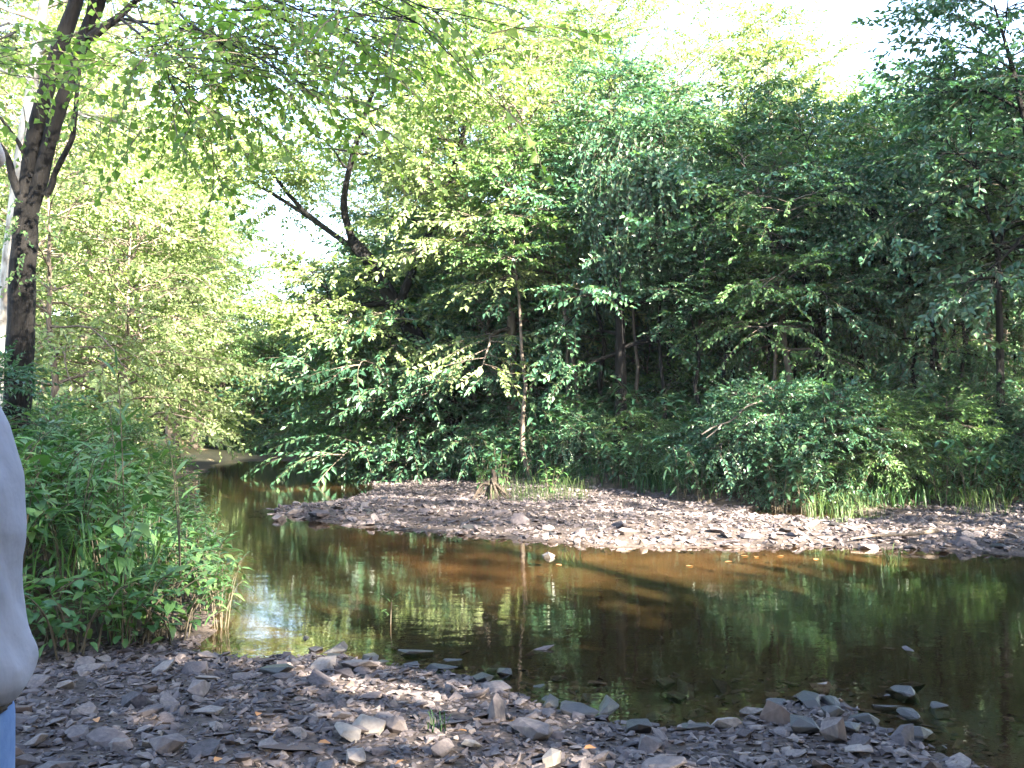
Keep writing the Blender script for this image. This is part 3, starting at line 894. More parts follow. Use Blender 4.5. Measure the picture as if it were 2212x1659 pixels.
lance = [make_weed("lance_leaf_weed", 101 + k, .95, 7, .19, .036, 13, 'leaf_weed', .5, .35) for k in range(3)]
broad = [make_weed("broad_leaf_weed", 111 + k, .8, 6, .15, .07, 11, 'leaf_weed', .45, .25) for k in range(3)]
lowb = [make_weed("creeping_weed", 121 + k, .35, 7, .10, .05, 7, 'leaf_weed', 1.1, .2, .12) for k in range(2)]
r = np.random.default_rng(130)
placed = set()


def put_plant(p, loc, rz, sc, label, group=None):
    if p.name not in placed:
        placed.add(p.name)
        p.location = [float(v) for v in loc]; p.rotation_euler = (0, 0, rz); p.scale = (sc,) * 3
        return tag(p, label, "plant", group)
    o = copy_tree(p, loc, rz, sc, label, group); o["category"] = "plant"
    return o


def scatter(poly_test, xr, yr, n, mind, r):
    pts = []
    tries = 0
    while len(pts) < n and tries < 20000:
        tries += 1
        x = r.uniform(*xr); y = r.uniform(*yr)
        if not poly_test(x, y): continue
        if all((x - a) ** 2 + (y - b_) ** 2 > mind ** 2 for a, b_ in pts): pts.append((x, y))
    return pts


inleft = lambda x, y: sdist(LEFT, np.array([x]), np.array([y]))[0]
pts = scatter(lambda x, y: (-.12 if y < 7.7 else -.36) < inleft(x, y) < 2.6 and abs(x) < y * .55 and y < 13, (-6, -2), (6.3, 13), 165, .2, r)
for i, (x, y) in enumerate(pts):
    e = inleft(x, y)
    if e < .28 and y < 7.6: p, s, lab = lowb[i % 2], r.uniform(.9, 1.4), "low creeping weed along the foot of the weedy bank"
    elif (i * 7) % 10 < 6: p, s, lab = lance[i % 3], r.uniform(.75, 1.1) * min(1, .7 + e * .4), "weed with narrow lance leaves in the thicket on the near bank"
    else: p, s, lab = broad[i % 3], r.uniform(.9, 1.35) * min(1, .7 + e * .5), "weed with broad oval leaves in the thicket on the near bank"
    put_plant(p, (x, y, h1(x, y)), r.uniform(0, 6.28), s, lab, "weeds in the thicket on the near bank")
# grass woven through the thicket
gmb = MB()
for k in range(90):
    x = r.uniform(-5.5, -2.3); y = r.uniform(6.9, 13)
    if .1 < inleft(x, y) < 2.5: blades(gmb, r, (x, y, h1(x, y)), 10, .12, .75, .012, .45)
tag(gmb.obj("tall_grass", [M['leaf_weed']], None, True), kind="stuff")
# shrubs behind the thicket
for x, d, s, lab in ((95, 11.8, .42, "bushy shrub at the foot of the dark forked tree"), (230, 12.5, .40, "shrub of bluish leaves behind the weed thicket"), (330, 13, .33, "leafy shrub at the edge of the weedy bank"), (-25, 9.3, .42, "blue green shrub hugging the forked trunk")):
    o = place(sB if d > 10 else sA, at(x, d), rng.uniform(0, 6.28), s, lab, "shrubs behind the near thicket"); o["category"] = "shrub"
# two tall canes
for k, (x, d, H) in enumerate(((405, 7.6, 1.55), (275, 7.9, 1.75))):
    o = make_weed("river_cane", 140 + k, H, 2, .30, .032, 9, 'leaf_weed', .22, -.1, .05)
    o.location = at(x, d)
    tag(o, ["tall cane with star of long leaves rising over the thicket", "tallest cane arching above the thicket near the forked tree"][k], "plant")

# far bank: grass cover as one growth, weeds and grass tufts
fg = MB()
inbank = lambda x, y: sdist(BANK, np.array([x]), np.array([y]))[0]
cx = r.uniform(-3, 14, 9000); cy = r.uniform(16, 31, 9000)
sb = sdist(BANK, cx, cy)
ok = (sb > .0) & (np.abs(cx) < cy * .56) & ((sb < 5) | (r.random(9000) < .35))
hz = height(cx, cy)
for x, y, z, e in zip(cx[ok], cy[ok], hz[ok], sb[ok]):
    tall = .5 + .3 * float(vnoise(np.array([x]), np.array([y]), 1.6, 8)[0])
    if x < 3.2: tall *= .75
    blades(fg, r, (x, y, z), 9, .2, max(.25, tall) * (1 if e > .3 else .8), .02, .55)
tag(fg.obj("bank_grass", [M['grass']], None, True), kind="stuff")
fbroad = [make_weed("bank_weed", 161 + k, 1.25, 9, .19, .085, 13, 'leaf_shaded', .6, .35, .15) for k in range(3)]
flance = [make_weed("bank_weed", 171 + k, 1.0, 9, .22, .04, 13, 'leaf_shaded', .55, .4, .15) for k in range(2)]
pts = scatter(lambda x, y: -.25 < inbank(x, y) < 2.9 and abs(x) < y * .54, (-3, 11), (15.8, 27), 150, .34, r)
for i, (x, y) in enumerate(pts):
    p = fbroad[i % 3] if i % 6 < 5 else flance[(i // 6) % 2]
    front = inbank(x, y) < .5
    o = put_plant(p, (x, y, h1(x, y)), r.uniform(0, 6.28), r.uniform(.7, 1.0) if front else r.uniform(.8, 1.25), "leafy weed leaning out over the gravel at the far bank's foot" if front else "leafy weed among the grass on the far bank's slope", "weeds at the far bank's foot" if front else "weeds on the far bank's slope")
for x, y, s, lab in ((1085, 1040, 1.05, "bright green leafy bush by the root stump on the gravel bar"), (1190, 1055, .8, "low bright bush behind the grass tuft on the gravel bar"), (1040, 1042, .7, "small bush left behind the root stump")):
    g_ = G(x, y, .3); put_plant(broad[1], (g_[0], g_[1], h1(g_[0], g_[1])), r.uniform(0, 6), s, lab)
for i, (x, y, n, H, sp_, lab) in enumerate(((1160, 1082, 220, .42, .75, "wide pale grass tuft in the middle of the gravel bar"), (1790, 1125, 50, .5, .25, "grass tuft by the dark pool at the bar's back"), (1870, 1112, 50, .5, .3, "grass tuft at the foot of the weedy slope"), (2120, 1110, 60, .5, .35, "grass tuft farthest along the gravel bar"), (1925, 1192, 22, .3, .1, "small sunlit grass tuft at the water's edge"), (1240, 1185, 14, .25, .12, "few grass blades standing in the shallows by the bar"), (945, 2120 / 1.3888 + 30, 10, .12, .05, "tiny grass sprout among the near stones"))):
    g_ = G(x, y, .08)
    mb = MB(); blades(mb, r, (0, 0, 0), int(n * 1.5), sp_ * 1.25, H * .9, .008, .8)
    o = mb.obj("grass_tuft", [M['grass_pale'] if i != 6 else M['grass']], None, True)
    o.location = (g_[0], g_[1], h1(g_[0], g_[1]))
    tag(o, lab, "grass tuft")
o = make_weed("water_sapling", 150, .24, 1, .06, .012, 14, 'leaf_weed', .1, -.3, .0)
g_ = G(845, 1345); o.location = (g_[0], g_[1], -.05)
tag(o, "thin green seedling standing alone in the dark water", "plant")

# ------------------------------------------------------------------ stones
import bmesh


def stone_proto(r, n=13, flat=.5):
    bm = bmesh.new()
    for k in range(n):
        v = r.normal(0, 1, 3); v /= np.abs(v).max() ** .75 * np.linalg.norm(v) ** .25
        v *= r.uniform(.8, 1.05) * .5
        bm.verts.new((v[0], v[1] * r.uniform(.7, 1), v[2] * flat))
    res = bmesh.ops.convex_hull(bm, input=bm.verts)
    bmesh.ops.delete(bm, geom=[v for v in bm.verts if not v.link_faces], context='VERTS')
    bmesh.ops.recalc_face_normals(bm, faces=bm.faces)
    bm.verts.index_update()
    V = np.array([v.co[:] for v in bm.verts]); T = np.array([[v.index for v in f.verts] for f in bm.faces])
    bm.free()
    return V, T


SR = np.random.default_rng(77)
small = [stone_proto(SR, 10, SR.uniform(.24, .5)) for _ in range(14)]
big_me = []
for k in range(16):
    bm = bmesh.new()
    fl = SR.uniform(.28, .6)
    for j in range(15):
        v = SR.normal(0, 1, 3); v /= np.abs(v).max() ** .8 * np.linalg.norm(v) ** .2
        v *= SR.uniform(.82, 1.03) * .5
        bm.verts.new((v[0], v[1] * .8, v[2] * fl))
    bmesh.ops.convex_hull(bm, input=bm.verts)
    bmesh.ops.delete(bm, geom=[v for v in bm.verts if not v.link_faces], context='VERTS')
    bmesh.ops.dissolve_limit(bm, angle_limit=R(14), verts=bm.verts, edges=bm.edges)
    bmesh.ops.bevel(bm, geom=list(bm.edges), offset=.022, segments=2, profile=.6, affect='EDGES', clamp_overlap=True)
    bmesh.ops.recalc_face_normals(bm, faces=bm.faces)
    me = bpy.data.meshes.new("stone"); bm.to_mesh(me); bm.free()
    big_me.append(me)
stone_data = {}


def stone_mesh(k, mat):
    key = (k, mat)
    if key not in stone_data:
        me = big_me[k].copy(); me.materials.clear(); me.materials.append(M[mat]); stone_data[key] = me
    return stone_data[key]


def stone(x, y, z, size, label, mat='stone', group=None, asp=(1, 1, 1), tilt=.25, k=None, name="stone", rz=None):
    k = int(SR.integers(0, 16)) if k is None else k
    o = bpy.data.objects.new(name, stone_mesh(k, mat)); COL.objects.link(o)
    o.location = (x, y, z); o.scale = (size * asp[0], size * asp[1], size * asp[2])
    o.rotation_euler = (SR.normal(0, tilt), SR.normal(0, tilt), SR.uniform(0, 6.28) if rz is None else rz)
    return tag(o, label, "stone", group)


def scatter_small(X, Y, size, seed, lift=.1):
    r = np.random.default_rng(seed)
    mb = MB(); Z = height(X, Y); n = len(X)
    which = r.integers(0, len(small), n)
    a = r.random(n) * 6.28; tx = r.normal(0, .28, n); ty = r.normal(0, .28, n)
    ca, sa = np.cos(a), np.sin(a)
    ctx, stx, cty, sty = np.cos(tx), np.sin(tx), np.cos(ty), np.sin(ty)
    Rz = np.zeros((n, 3, 3)); Rz[:, 0, 0] = ca; Rz[:, 0, 1] = -sa; Rz[:, 1, 0] = sa; Rz[:, 1, 1] = ca; Rz[:, 2, 2] = 1
    Rx = np.zeros((n, 3, 3)); Rx[:, 0, 0] = 1; Rx[:, 1, 1] = ctx; Rx[:, 1, 2] = -stx; Rx[:, 2, 1] = stx; Rx[:, 2, 2] = ctx
    Ry = np.zeros((n, 3, 3)); Ry[:, 1, 1] = 1; Ry[:, 0, 0] = cty; Ry[:, 0, 2] = sty; Ry[:, 2, 0] = -sty; Ry[:, 2, 2] = cty
    m = Rx @ Ry @ Rz
    st = np.stack([r.uniform(.8, 1.4, n), r.uniform(.6, 1, n), r.uniform(.6, 1.1, n)], -1)
    for k, (V, T) in enumerate(small):
        s = np.nonzero(which == k)[0]
        A = np.einsum('nij,nvj->nvi', m[s], V[None] * (st[s] * size[s][:, None])[:, None, :])
        A += np.stack([X[s], Y[s], Z[s] + size[s] * lift], -1)[:, None, :]
        off = (np.arange(len(s)) * len(V))[:, None, None]
        mb.add(A.reshape(-1, 3), [((T[None] + off).reshape(-1, 3), 0)])
    return mb


r = np.random.default_rng(200)
X = r.uniform(-5, 3.2, 36000); Y = r.uniform(2.8, 7.4, 36000)
s_w = sdist(WATER, X, Y); s_l = sdist(LEFT, X, Y)
ok = (s_w < 1.4) & (s_l < .25) & (np.abs(X) < Y * .55 + .4) & ((s_w < 0) | (r.random(36000) < .4 * np.exp(-s_w * 2)))
X, Y = X[ok][:18000], Y[ok][:18000]
sz = .022 + .065 * r.random(len(X)) ** 3.0
tag(scatter_small(X, Y, sz, 201).obj("shore_gravel", [M['gravel']]), kind="stuff")
X = r.uniform(-5, 10.5, 40000); Y = r.uniform(11, 27, 40000)
s_w = np.maximum(sdist(WATER, X, Y), sdist(POOL, X, Y)); s_b = sdist(BANK, X, Y)
ok = (s_w < .35) & (s_b < .4) & (np.abs(X) < Y * .56) & ((s_w < 0) | (r.random(40000) < .4)) & (sdist(LEFT, X, Y) < -.9)
X, Y = X[ok][:13000], Y[ok][:13000]
sz = .04 + .11 * r.random(len(X)) ** 2.6
tag(scatter_small(X, Y, sz, 202).obj("bar_gravel", [M['gravel']]), kind="stuff")
# larger single stones of the near shore and of the bar, shared labels by where they lie
pts = scatter(lambda x, y: sdist(WATER, np.array([x]), np.array([y]))[0] < .1 and inleft(x, y) < -.1 and abs(x) < y * .5, (-3.3, 2.2), (4.2, 7), 150, .16, r)
for i, (x, y) in enumerate(pts):
    sz = .085 + .11 * r.random() ** 1.8
    e = -sdist(WATER, np.array([x]), np.array([y]))[0]
    wet = e < .12
    stone(x, y, h1(x, y) + sz * .10, sz, "flat angular stone lying loose on the near gravel shore" if not wet else "damp stone lying along the near waterline", 'stone_dark' if wet and i % 2 else ('stone_red' if i % 17 == 0 else 'stone'), "stones on the near gravel shore" if not wet else "damp stones along the near waterline", (1.15, .95, r.uniform(.7, 1.05)))
pts = scatter(lambda x, y: -2.0 < sdist(WATER, np.array([x]), np.array([y]))[0] < .12 and inbank(x, y) < -.3 and abs(x) < y * .5 and inleft(x, y) < -1.4, (-4.2, 8), (11.4, 19), 90, .25, r)
for i, (x, y) in enumerate(pts):
    sz = .13 + .16 * r.random() ** 2
    stone(x, y, h1(x, y) + sz * .1, sz, "flattish stone lying along the edge of the gravel bar", 'stone' if i % 6 else 'stone_dark', "stones along the edge of the gravel bar", (1.2, .9, .8))
pts = scatter(lambda x, y: .12 < sdist(WATER, np.array([x]), np.array([y]))[0] < .9 and y < 7.4 and abs(x) < y * .5 and y > x * 1.2, (-1.9, 2.6), (4.4, 7.4), 34, .16, r)
for i, (x, y) in enumerate(pts):
    sz = .09 + .13 * r.random() ** 1.5
    stone(x, y, min(h1(x, y) + sz * .16, .012), sz, "wet stone standing just out of the near shallows", 'stone_dark' if i % 7 else 'stone', "wet stones standing in the near shallows", (1.25, .9, .8), .15)
# stones one can point to
for x, y, px, asp, mat, lab in (
        (1070, 1540, 62, (1, .9, 1.5), 'stone', "blocky upright stone with a dark near face by the waterline"),
        (1150, 1565, 110, (1.1, .8, .7), 'stone', "long wedge shaped stone beside the blocky upright one"),
        (980, 1548, 95, (1.2, .6, .35), 'stone', "thin pale flat slab at the shore's water edge"),
        (800, 1575, 85, (1.1, .9, .6), 'stone_pale', "pale broad stone in the sunlit patch of the shore"),
        (755, 1590, 80, (1.1, .9, .6), 'stone_pale', "low pale stone at the end of the sunlit patch"),
        (1015, 1605, 50, (1, .8, .8), 'stone_pale', "small pale stone on the far side of the sunlit patch"),
        (960, 1620, 70, (1.1, .8, .8), 'stone', "rounded grey stone just below the sunlit patch"),
        (1680, 1535, 75, (1.1, .9, .9), 'stone_red', "reddish striped stone of the rock pile at the water"),
        (1742, 1498, 80, (1.3, .8, .6), 'stone_dark', "dark flat stone topping the rock pile in the water"),
        (1675, 1497, 60, (1.2, .8, .6), 'stone_dark', "black low stone behind the reddish striped one"),
        (1735, 1560, 75, (1.1, .9, 1.0), 'stone_dark', "dark square stone in the middle of the rock pile"),
        (1790, 1580, 70, (.8, .8, 1.7), 'stone', "tall pointed stone standing at the front of the rock pile"),
        (1830, 1560, 60, (1, .9, .9), 'stone_dark', "bluish stone on the outer side of the rock pile"),
        (1790, 1530, 55, (1.1, .8, .7), 'stone_dark', "dark stone wedged behind the tall pointed one"),
        (1850, 1600, 70, (1.2, .9, .8), 'stone', "low grey stone in front of the rock pile"),
        (1500, 1555, 60, (1.3, .9, .6), 'stone_dark', "black stone half sunk beside the shore's small inlet"),
        (1300, 1520, 62, (1.4, .8, .4), 'stone', "flat slab just clear of the water near the inlet"),
        (1380, 1560, 60, (1.1, .9, .8), 'stone_dark', "round black stone on the inlet's muddy edge"),
        (1165, 1382, 48, (1.5, .7, .45), 'stone', "lone bluish stone breaking the surface in mid creek"),
        (663, 1362, 28, (1.2, .9, .7), 'stone_dark', "small black stone farther out in the bright reflection"),
        (686, 1386, 34, (1.2, .9, .9), 'stone_dark', "small black stone nearer the shore in the bright reflection"),
        (632, 1362, 30, (1.3, .8, .3), 'stone', "pale submerged stone by the small black ones"),
        (1330, 1478, 40, (1.4, .8, .35), 'stone_dark', "thin dark stone barely above the calm water"),
        (1915, 1380, 28, (1.5, .8, .3), 'stone', "small stone nearer the centre of the dark water"),
        (1958, 1386, 42, (1.6, .8, .3), 'stone', "long flat stone level with the dark water"),
        (1900, 1475, 38, (1.4, .8, .35), 'stone', "pale speck of stone off the rock pile"),
        (1860, 1505, 50, (1.4, .8, .35), 'stone', "flat wet stone just off the rock pile"),
        (2000, 1540, 40, (1.4, .8, .3), 'stone', "small stone in the shallow water past the pile"),
        (2170, 1435, 30, (1.4, .8, .3), 'stone', "small lone stone at the edge of the water view"),
        (2060, 1618, 80, (1.5, .9, .35), 'stone', "flat stones' largest slab at the water's near corner"),
        (780, 1425, 75, (1.2, .9, .7), 'stone', "square grey stone at the waterline under the sky glint"),
        (705, 1425, 70, (1.2, .9, .6), 'stone', "grey stone wading at the shore's first bend"),
        (600, 1445, 70, (1.3, .9, .6), 'stone_dark', "dark low stone by the muddy bank end"),
        (430, 1500, 70, (1, .9, 1.0), 'stone', "pyramid shaped stone below the weedy bank"),
        (295, 1520, 75, (1.2, .9, .7), 'stone', "brownish flat stone nearest the weed thicket"),
        (640, 1610, 110, (1.4, .9, .35), 'stone_red', "large rusty flat slab on the near shore"),
        (250, 1620, 85, (1.2, 1, .7), 'stone', "big grey stone near the person's jeans"),
        (365, 1640, 80, (1.2, 1, .7), 'stone', "angular grey stone at the bottom of the view"),
        (765, 1640, 75, (1.2, 1, .7), 'stone', "bluish stone at the bottom below the rusty slab"),
        (1190, 1640, 60, (1, .8, 1.3), 'stone_pale', "pale tilted stone at the bottom middle"),
        (1180, 1190, 34, (1.1, .8, .8), 'stone_pale', "pale sunlit rock at the tip of the bar's edge"),
        (1778, 1158, 34, (1.3, .9, .5), 'stone_pale', "whitish oval stone on the gravel bar"),
        (1815, 1172, 12, (1, .9, .8), 'stone_pale', "tiny white stone near the whitish oval one"),
        (608, 1112, 40, (1.3, .9, .7), 'stone', "stone at the outermost tip of the gravel bar"),
        (640, 1102, 34, (1.2, .9, .7), 'stone', "smaller stone behind the bar's outermost tip"),
        (690, 1108, 60, (1.3, .9, .7), 'stone', "largest grey stone near the bar's tip"),
        (1125, 1130, 40, (1.1, .9, .9), 'stone', "tallest grey stone in the middle of the bar"),
        (455, 1150, 40, (1.2, .9, .8), 'stone_pale', "bright sunlit rock at the left water edge")):
    g_ = G(x, y + px * .15, .03)
    d = g_[1]; size = px * K * d
    h_ = max(h1(g_[0], g_[1]), -.015)
    asp = (asp[0], asp[1], asp[2] * (1.5 if asp[2] >= .55 else 1.0))
    stone(g_[0], g_[1], h_ + size * .14 * asp[2], size, lab, mat, None, asp, .12, None, "stone")

# sticks, roots, fallen leaves
mb = MB()
b = at(1580, 17.6)
tube(mb, smooth_path([P(1515, 938, 17.6) - b, P(1545, 920, 17.6) - b, P(1580, 908, 17.5) - b, P(1610, 880, 17.5) - b, P(1645, 866, 17.6) - b], 14), np.linspace(.012, .02, 14), 7)
tube(mb, smooth_path([P(1560, 915, 17.6) - b, P(1545, 930, 17.3) - b, P(1525, 946, 17.2) - b], 6), np.linspace(.015, .008, 6), 5)
o = mb.obj("fallen_branch", [M['wood_pale']], None, True); o.location = b
tag(o, "bare bent dead branch lying on the far bank's weeds", "branch")
mb = MB()
g_ = G(1930, 1150, .15); z_ = h1(g_[0], g_[1]) + .05
tube(mb, smooth_path([(-.55, 0, .0), (-.2, .1, .03), (.2, .05, .05), (.6, .2, .08)], 10), np.linspace(.012, .03, 10), 6)
o = mb.obj("driftwood_stick", [M['bark_brown']], None, True); o.location = (g_[0], g_[1], z_)
tag(o, "dark driftwood stick lying on the gravel bar", "stick")
mb = MB(); rr = np.random.default_rng(300)
tube(mb, smooth_path([(0, 0, -.1), (.02, 0, .25), (.08, .05, .55), (.02, .05, .75)], 8), np.linspace(.12, .05, 8), 9, 0, .5, True, rr)
for k in range(18):
    a = k * 1.1 + rr.normal(0, .2)
    e = np.array([math.cos(a), math.sin(a), 0])
    tube(mb, smooth_path([(0, 0, rr.uniform(.2, .55)), e * .3 + [0, 0, rr.uniform(.15, .4)], e * rr.uniform(.4, .7) + [0, 0, -.05]], 8), np.linspace(.035, .010, 8), 5, 0, .3, True, rr)
o = mb.obj("root_stump", [M['root']], None, True); o.scale = (.65, .65, .7)
g_ = G(1062, 1062, .25); o.location = (g_[0], g_[1], h1(g_[0], g_[1]))
tag(o, "dark tangled root stump on the gravel bar", "stump")
for i, (x, y) in enumerate(((690, 1590), (470, 1645), (1120, 1535), (880, 1630), (215, 1560), (1260, 1590), (560, 1540), (1010, 1560))):
    g_ = G(x, y, .12); V, T = leaf_geo(.06, .035, .3, .5, True)
    mb = MB(); mb.add(V, [(T, 0)])
    o = mb.obj("fallen_leaf", [M['deadleaf']], None, True)
    o.location = (g_[0], g_[1], h1(g_[0], g_[1]) + .045); o.rotation_euler = (.2, -.2, i * 1.3)
    tag(o, "rusty dead leaf lying on the near stones", "leaf", "dead leaves on the near stones")
for i, (x, y) in enumerate(((2220 / 1.3888, 1200), (1630, 1203), (1690, 1201), (1580, 1212), (1760, 1206), (1200, 1218), (1480, 1222))):
    g_ = G(x, y, 0); V, T = leaf_geo(.09, .06, .1, .1, True)
    mb = MB(); mb.add(V, [(T, 0)])
    o = mb.obj("floating_leaf", [M['deadleaf']], None, True)
    o.location = (g_[0], g_[1], .008); o.rotation_euler = (0, 0, i * 1.1)
    tag(o, "pale leaf floating on the sunlit brown water", "leaf", "leaves floating on the brown water")

# ------------------------------------------------------------------ the person at the edge of the frame
def baked(mb, name, mat, parent, voxel, smooth=6):
    o = mb.obj("tmp", [mat])
    mo = o.modifiers.new("r", 'REMESH'); mo.mode = 'VOXEL'; mo.voxel_size = voxel
    sm = o.modifiers.new("s", 'SMOOTH'); sm.factor = .5; sm.iterations = smooth
    dg = bpy.context.evaluated_depsgraph_get()
    me = bpy.data.meshes.new_from_object(o.evaluated_get(dg))
    me.name = name
    bpy.data.objects.remove(o)
    me.materials.clear(); me.materials.append(mat)
    me.polygons.foreach_set("use_smooth", np.ones(len(me.polygons), bool)); me.update()
    q = bpy.data.objects.new(name, me); COL.objects.link(q); q.parent = parent
    return q


def ell_tube(mb, rings, sides=20):
    """rings: (centre, rx, ry) stacked along z, closed at both ends"""
    ang = np.arange(sides) * 2 * math.pi / sides
    V = [np.asarray(rings[0][0])[None]]
    for cpt, rx, ry in rings:
        V.append(np.asarray(cpt) + np.stack([np.cos(ang) * rx, np.sin(ang) * ry, 0 * ang], -1))
    V.append(np.asarray(rings[-1][0])[None]); V = np.concatenate(V)
    n = len(rings); q = []; t = []
    for i in range(n - 1):
        for k in range(sides):
            a = 1 + i * sides + k; b2 = 1 + i * sides + (k + 1) % sides
            q.append((a, b2, b2 + sides, a + sides))
    e = 1 + (n - 1) * sides
    for k in range(sides):
        t.append((0, 1 + (k + 1) % sides, 1 + k)); t.append((len(V) - 1, e + k, e + (k + 1) % sides))
    mb.add(V, [(np.array(q), 0), (np.array(t), 0)])


def limb(mb, ctrl, rad, n=26, sides=14):
    p = smooth_path(ctrl, n); u = np.linspace(0, len(rad) - 1, n); rr = np.interp(u, np.arange(len(rad)), rad)
    p = np.vstack([p[0] - nrm(p[1] - p[0]) * rr[0] * .7, p, p[-1] + nrm(p[-1] - p[-2]) * rr[-1] * .7])
    rr = np.concatenate([[rr[0] * .35], rr, [rr[-1] * .35]])
    tube(mb, p, rr, sides)
    e = mb.v[-1]
    for ring, rev in ((np.arange(sides), True), (np.arange(sides) + len(e) - sides, False)):
        mb.f.append(((mb.n - len(e) + (ring[::-1] if rev else ring))[None], 0))


skin, t_, o_ = new_mat("skin")
b_ = t_.nodes.new("ShaderNodeBsdfPrincipled")
b_.inputs["Base Color"].default_value = (.62, .45, .37, 1); b_.inputs["Roughness"].default_value = .5
b_.inputs["Subsurface Weight"].default_value = .12; b_.inputs["Subsurface Radius"].default_value = (.01, .004, .002)
nn = t_.nodes.new("ShaderNodeTexNoise"); nn.inputs["Scale"].default_value = 14
rp = ramp(t_, [(.3, (.62, .47, .40)), (.7, (.72, .57, .49))], nn.outputs["Fac"]); t_.links.new(rp.outputs[0], b_.inputs["Base Color"])
t_.links.new(b_.outputs[0], o_.inputs[0])
denim = noise_mat("denim", [(.3, (.10, .17, .36)), (.7, (.20, .30, .52))], 18, .9, .3, 400, bdist=.002)
shirt = noise_mat("pale_cloth", [(.3, (.25, .25, .315)), (.7, (.34, .325, .37))], 3, .9, .4, 7, bdist=.04)
hairm = noise_mat("hair", [(.3, (.03, .022, .018)), (.7, (.07, .05, .04))], 60, .7, .4, 200)
PY = 1.15
gz = h1(-.70, PY)
person = empty("person", (-.716, PY, gz))
o0 = np.array([-.70, PY, gz])
A = lambda x, y, z: np.array([x, y, z]) - o0
mb = MB()
# neck and chest under the shirt, head in profile facing +x
ell_tube(mb, [(A(-.69, PY, 1.27), .11, .15), (A(-.695, PY, 1.45), .12, .16), (A(-.70, PY, 1.62), .10, .16), (A(-.715, PY, 1.70), .065, .09), (A(-.715, PY, 1.76), .058, .06), (A(-.70, PY, 1.86), .056, .056)])
ell_tube(mb, [(A(-.655, PY, 1.79), .045, .04), (A(-.667, PY, 1.83), .078, .058), (A(-.685, PY, 1.88), .097, .070), (A(-.692, PY, 1.94), .102, .077), (A(-.695, PY, 1.99), .095, .073), (A(-.70, PY, 2.03), .07, .056), (A(-.70, PY, 2.05), .03, .025)])
limb(mb, [A(-.582, PY, 1.925), A(-.570, PY, 1.900), A(-.567, PY, 1.884)], [.010, .013, .0145], 6, 8)
limb(mb, [A(-.578, PY - .02, 1.845), A(-.574, PY, 1.847), A(-.578, PY + .02, 1.845)], [.007, .009, .007], 6, 8)
limb(mb, [A(-.588, PY, 1.812), A(-.585, PY, 1.808)], [.018, .018], 4, 8)
for q in (-1, 1):
    limb(mb, [A(-.70, PY + q * .073, 1.87), A(-.707, PY + q * .083, 1.895), A(-.70, PY + q * .08, 1.925)], [.011, .015, .011], 8, 8)
    limb(mb, [A(-.606, PY + q * .032, 1.918), A(-.604, PY + q * .032, 1.919)], [.011, .011], 4, 8)
    f = lambda x, y, z: A(x, PY + q * y, z)
    if q > 0: f = lambda x, y, z: A(x - .13, PY + y, z)
    limb(mb, [f(-.71, .10, 1.66), f(-.72, .20, 1.62), f(-.735, .225, 1.48), f(-.74, .235, 1.34)], [.06, .058, .05, .042])
    limb(mb, [f(-.74, .235, 1.345), f(-.725, .24, 1.24), f(-.70, .235, 1.09)], [.042, .04, .027])
    limb(mb, [f(-.70, .235, 1.085), f(-.692, .232, 1.04), f(-.688, .228, 1.0)], [.026, .034, .03], 10)
    for k, (dx, ln) in enumerate(((.028, .066), (.010, .076), (-.009, .072), (-.027, .056))):
        limb(mb, [f(-.688 + dx, .228, .985), f(-.684 + dx, .224, .985 - ln * .5), f(-.682 + dx, .212, .985 - ln * .85), f(-.682 + dx, .196, .985 - ln * 1.0)], [.0095, .009, .0085, .0075], 10, 8)
    limb(mb, [f(-.668, .225, 1.05), f(-.648, .212, 1.015), f(-.642, .20, .985)], [.014, .011, .009], 8, 8)
baked(mb, "body", skin, person, .0065, 8)
# pale shirt hanging over the belt
mb = MB()
fr_x = [(1.266, -.600, .10), (1.270, -.575, .135), (1.280, -.551, .155), (1.295, -.5325, .168), (1.318, -.5315, .172), (1.350, -.542, .172), (1.390, -.5505, .170), (1.430, -.5505, .172), (1.468, -.546, .175), (1.53, -.551, .178), (1.588, -.573, .18), (1.64, -.605, .165), (1.69, -.645, .115), (1.715, -.66, .08)]
ell_tube(mb, [(A((x + (-.835 if z < 1.6 else -.80)) / 2, PY, z), (x - (-.835 if z < 1.6 else -.80)) / 2, ry) for z, x, ry in fr_x], 40)
for q in (-1, 1):
    f = lambda x, y, z: A(x, PY + q * y, z)
    if q > 0: f = lambda x, y, z: A(x - .13, PY + y, z)
    limb(mb, [f(-.71, .10, 1.64), f(-.72, .195, 1.61), f(-.735, .228, 1.50), f(-.738, .233, 1.42)], [.075, .072, .066, .062])
sh = baked(mb, "shirt", shirt, person, .006, 5)
n_ = len(sh.data.vertices)
co = np.empty(n_ * 3, np.float32); sh.data.vertices.foreach_get("co", co); co = co.reshape(-1, 3)
no = np.empty(n_ * 3, np.float32); sh.data.vertices.foreach_get("normal", no); no = no.reshape(-1, 3)
zz = co[:, 2] + gz
fold = np.sin(zz * 46 + co[:, 1] * 38 + 2.2 * np.sin(co[:, 1] * 17 + zz * 9)) * .5 + np.sin(zz * 23 - co[:, 1] * 51 + 1.7 * np.sin(zz * 14)) * .5
fold = np.sign(fold) * np.abs(fold) ** 1.6
hem = np.exp(-((zz - 1.283) / .006) ** 2) * .0022
co += no * ((fold * .0042)[:, None] + hem[:, None])
sh.data.vertices.foreach_set("co", co.ravel()); sh.data.update()
mb = MB()
ell_tube(mb, [(A(-.69, PY, 1.262), .133, .168), (A(-.69, PY, 1.276), .128, .166)], 32)
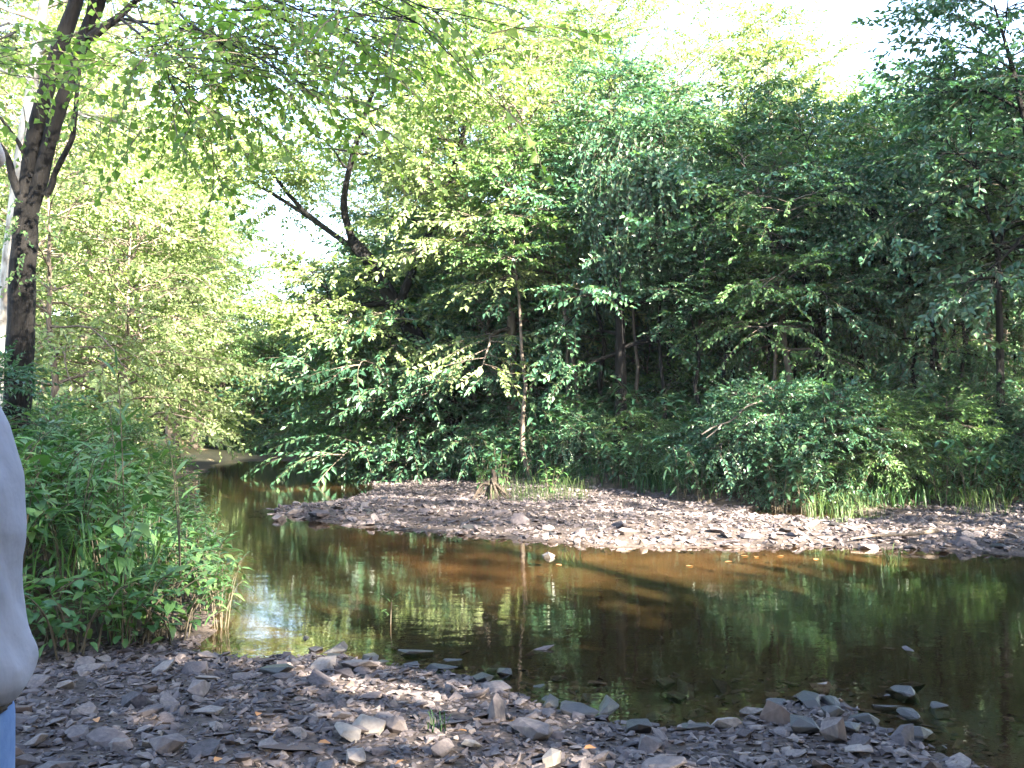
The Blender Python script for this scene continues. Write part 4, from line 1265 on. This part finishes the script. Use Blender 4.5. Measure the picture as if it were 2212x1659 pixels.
baked(mb, "belt", hairm, person, .006, 2)
mb = MB()
ell_tube(mb, [(A(-.69, PY, gz + .78), .132, .16), (A(-.69, PY, gz + .86), .135, .168), (A(-.69, PY, 1.262), .134, .166)], 32)
for q in (-1, 1):
    limb(mb, [A(-.69, PY + q * .085, gz + .86), A(-.685, PY + q * .09, gz + .66), A(-.685, PY + q * .095, gz + .46), A(-.70, PY + q * .1, gz + .28), A(-.705, PY + q * .1, gz + .09)], [.112, .098, .078, .072, .07])
baked(mb, "jeans", denim, person, .010, 5)
for q in (-1, 1):
    mb = MB()
    limb(mb, [A(-.73, PY + q * .1, gz + .045), A(-.66, PY + q * .103, gz + .045), A(-.59, PY + q * .108, gz + .035)], [.042, .046, .036])
    baked(mb, "shoe", hairm, person, .010, 4)
mb = MB()
ell_tube(mb, [(A(-.735, PY, 1.93), .075, .079), (A(-.718, PY, 1.97), .09, .079), (A(-.705, PY, 2.01), .092, .073), (A(-.70, PY, 2.04), .07, .056), (A(-.70, PY, 2.062), .03, .025)])
baked(mb, "hair", hairm, person, .008, 4)
tag(person, "person in a pale shirt and blue jeans standing in profile on the gravel", "person")

# ------------------------------------------------------------------ thin haze added to soften contrast like a veil of lens glare
hm, ht, ho = new_mat("haze")
pv = ht.nodes.new("ShaderNodeVolumePrincipled")
pv.inputs["Color"].default_value = (.95, .96, 1.0, 1)
pv.inputs["Density"].default_value = .0003
pv.inputs["Anisotropy"].default_value = .2
ht.links.new(pv.outputs[0], ho.inputs["Volume"])
hb = MB()
x0, x1, y0, y1, z0, z1 = -1600, 1600, -1600, 2100, -3, 40
hb.add([(x0, y0, z0), (x1, y0, z0), (x1, y1, z0), (x0, y1, z0), (x0, y0, z1), (x1, y0, z1), (x1, y1, z1), (x0, y1, z1)], [(np.array([(3, 2, 1, 0), (4, 5, 6, 7), (0, 1, 5, 4), (1, 2, 6, 5), (2, 3, 7, 6), (3, 0, 4, 7)]), 0)])
tag(hb.obj("haze", [hm]), kind="stuff")
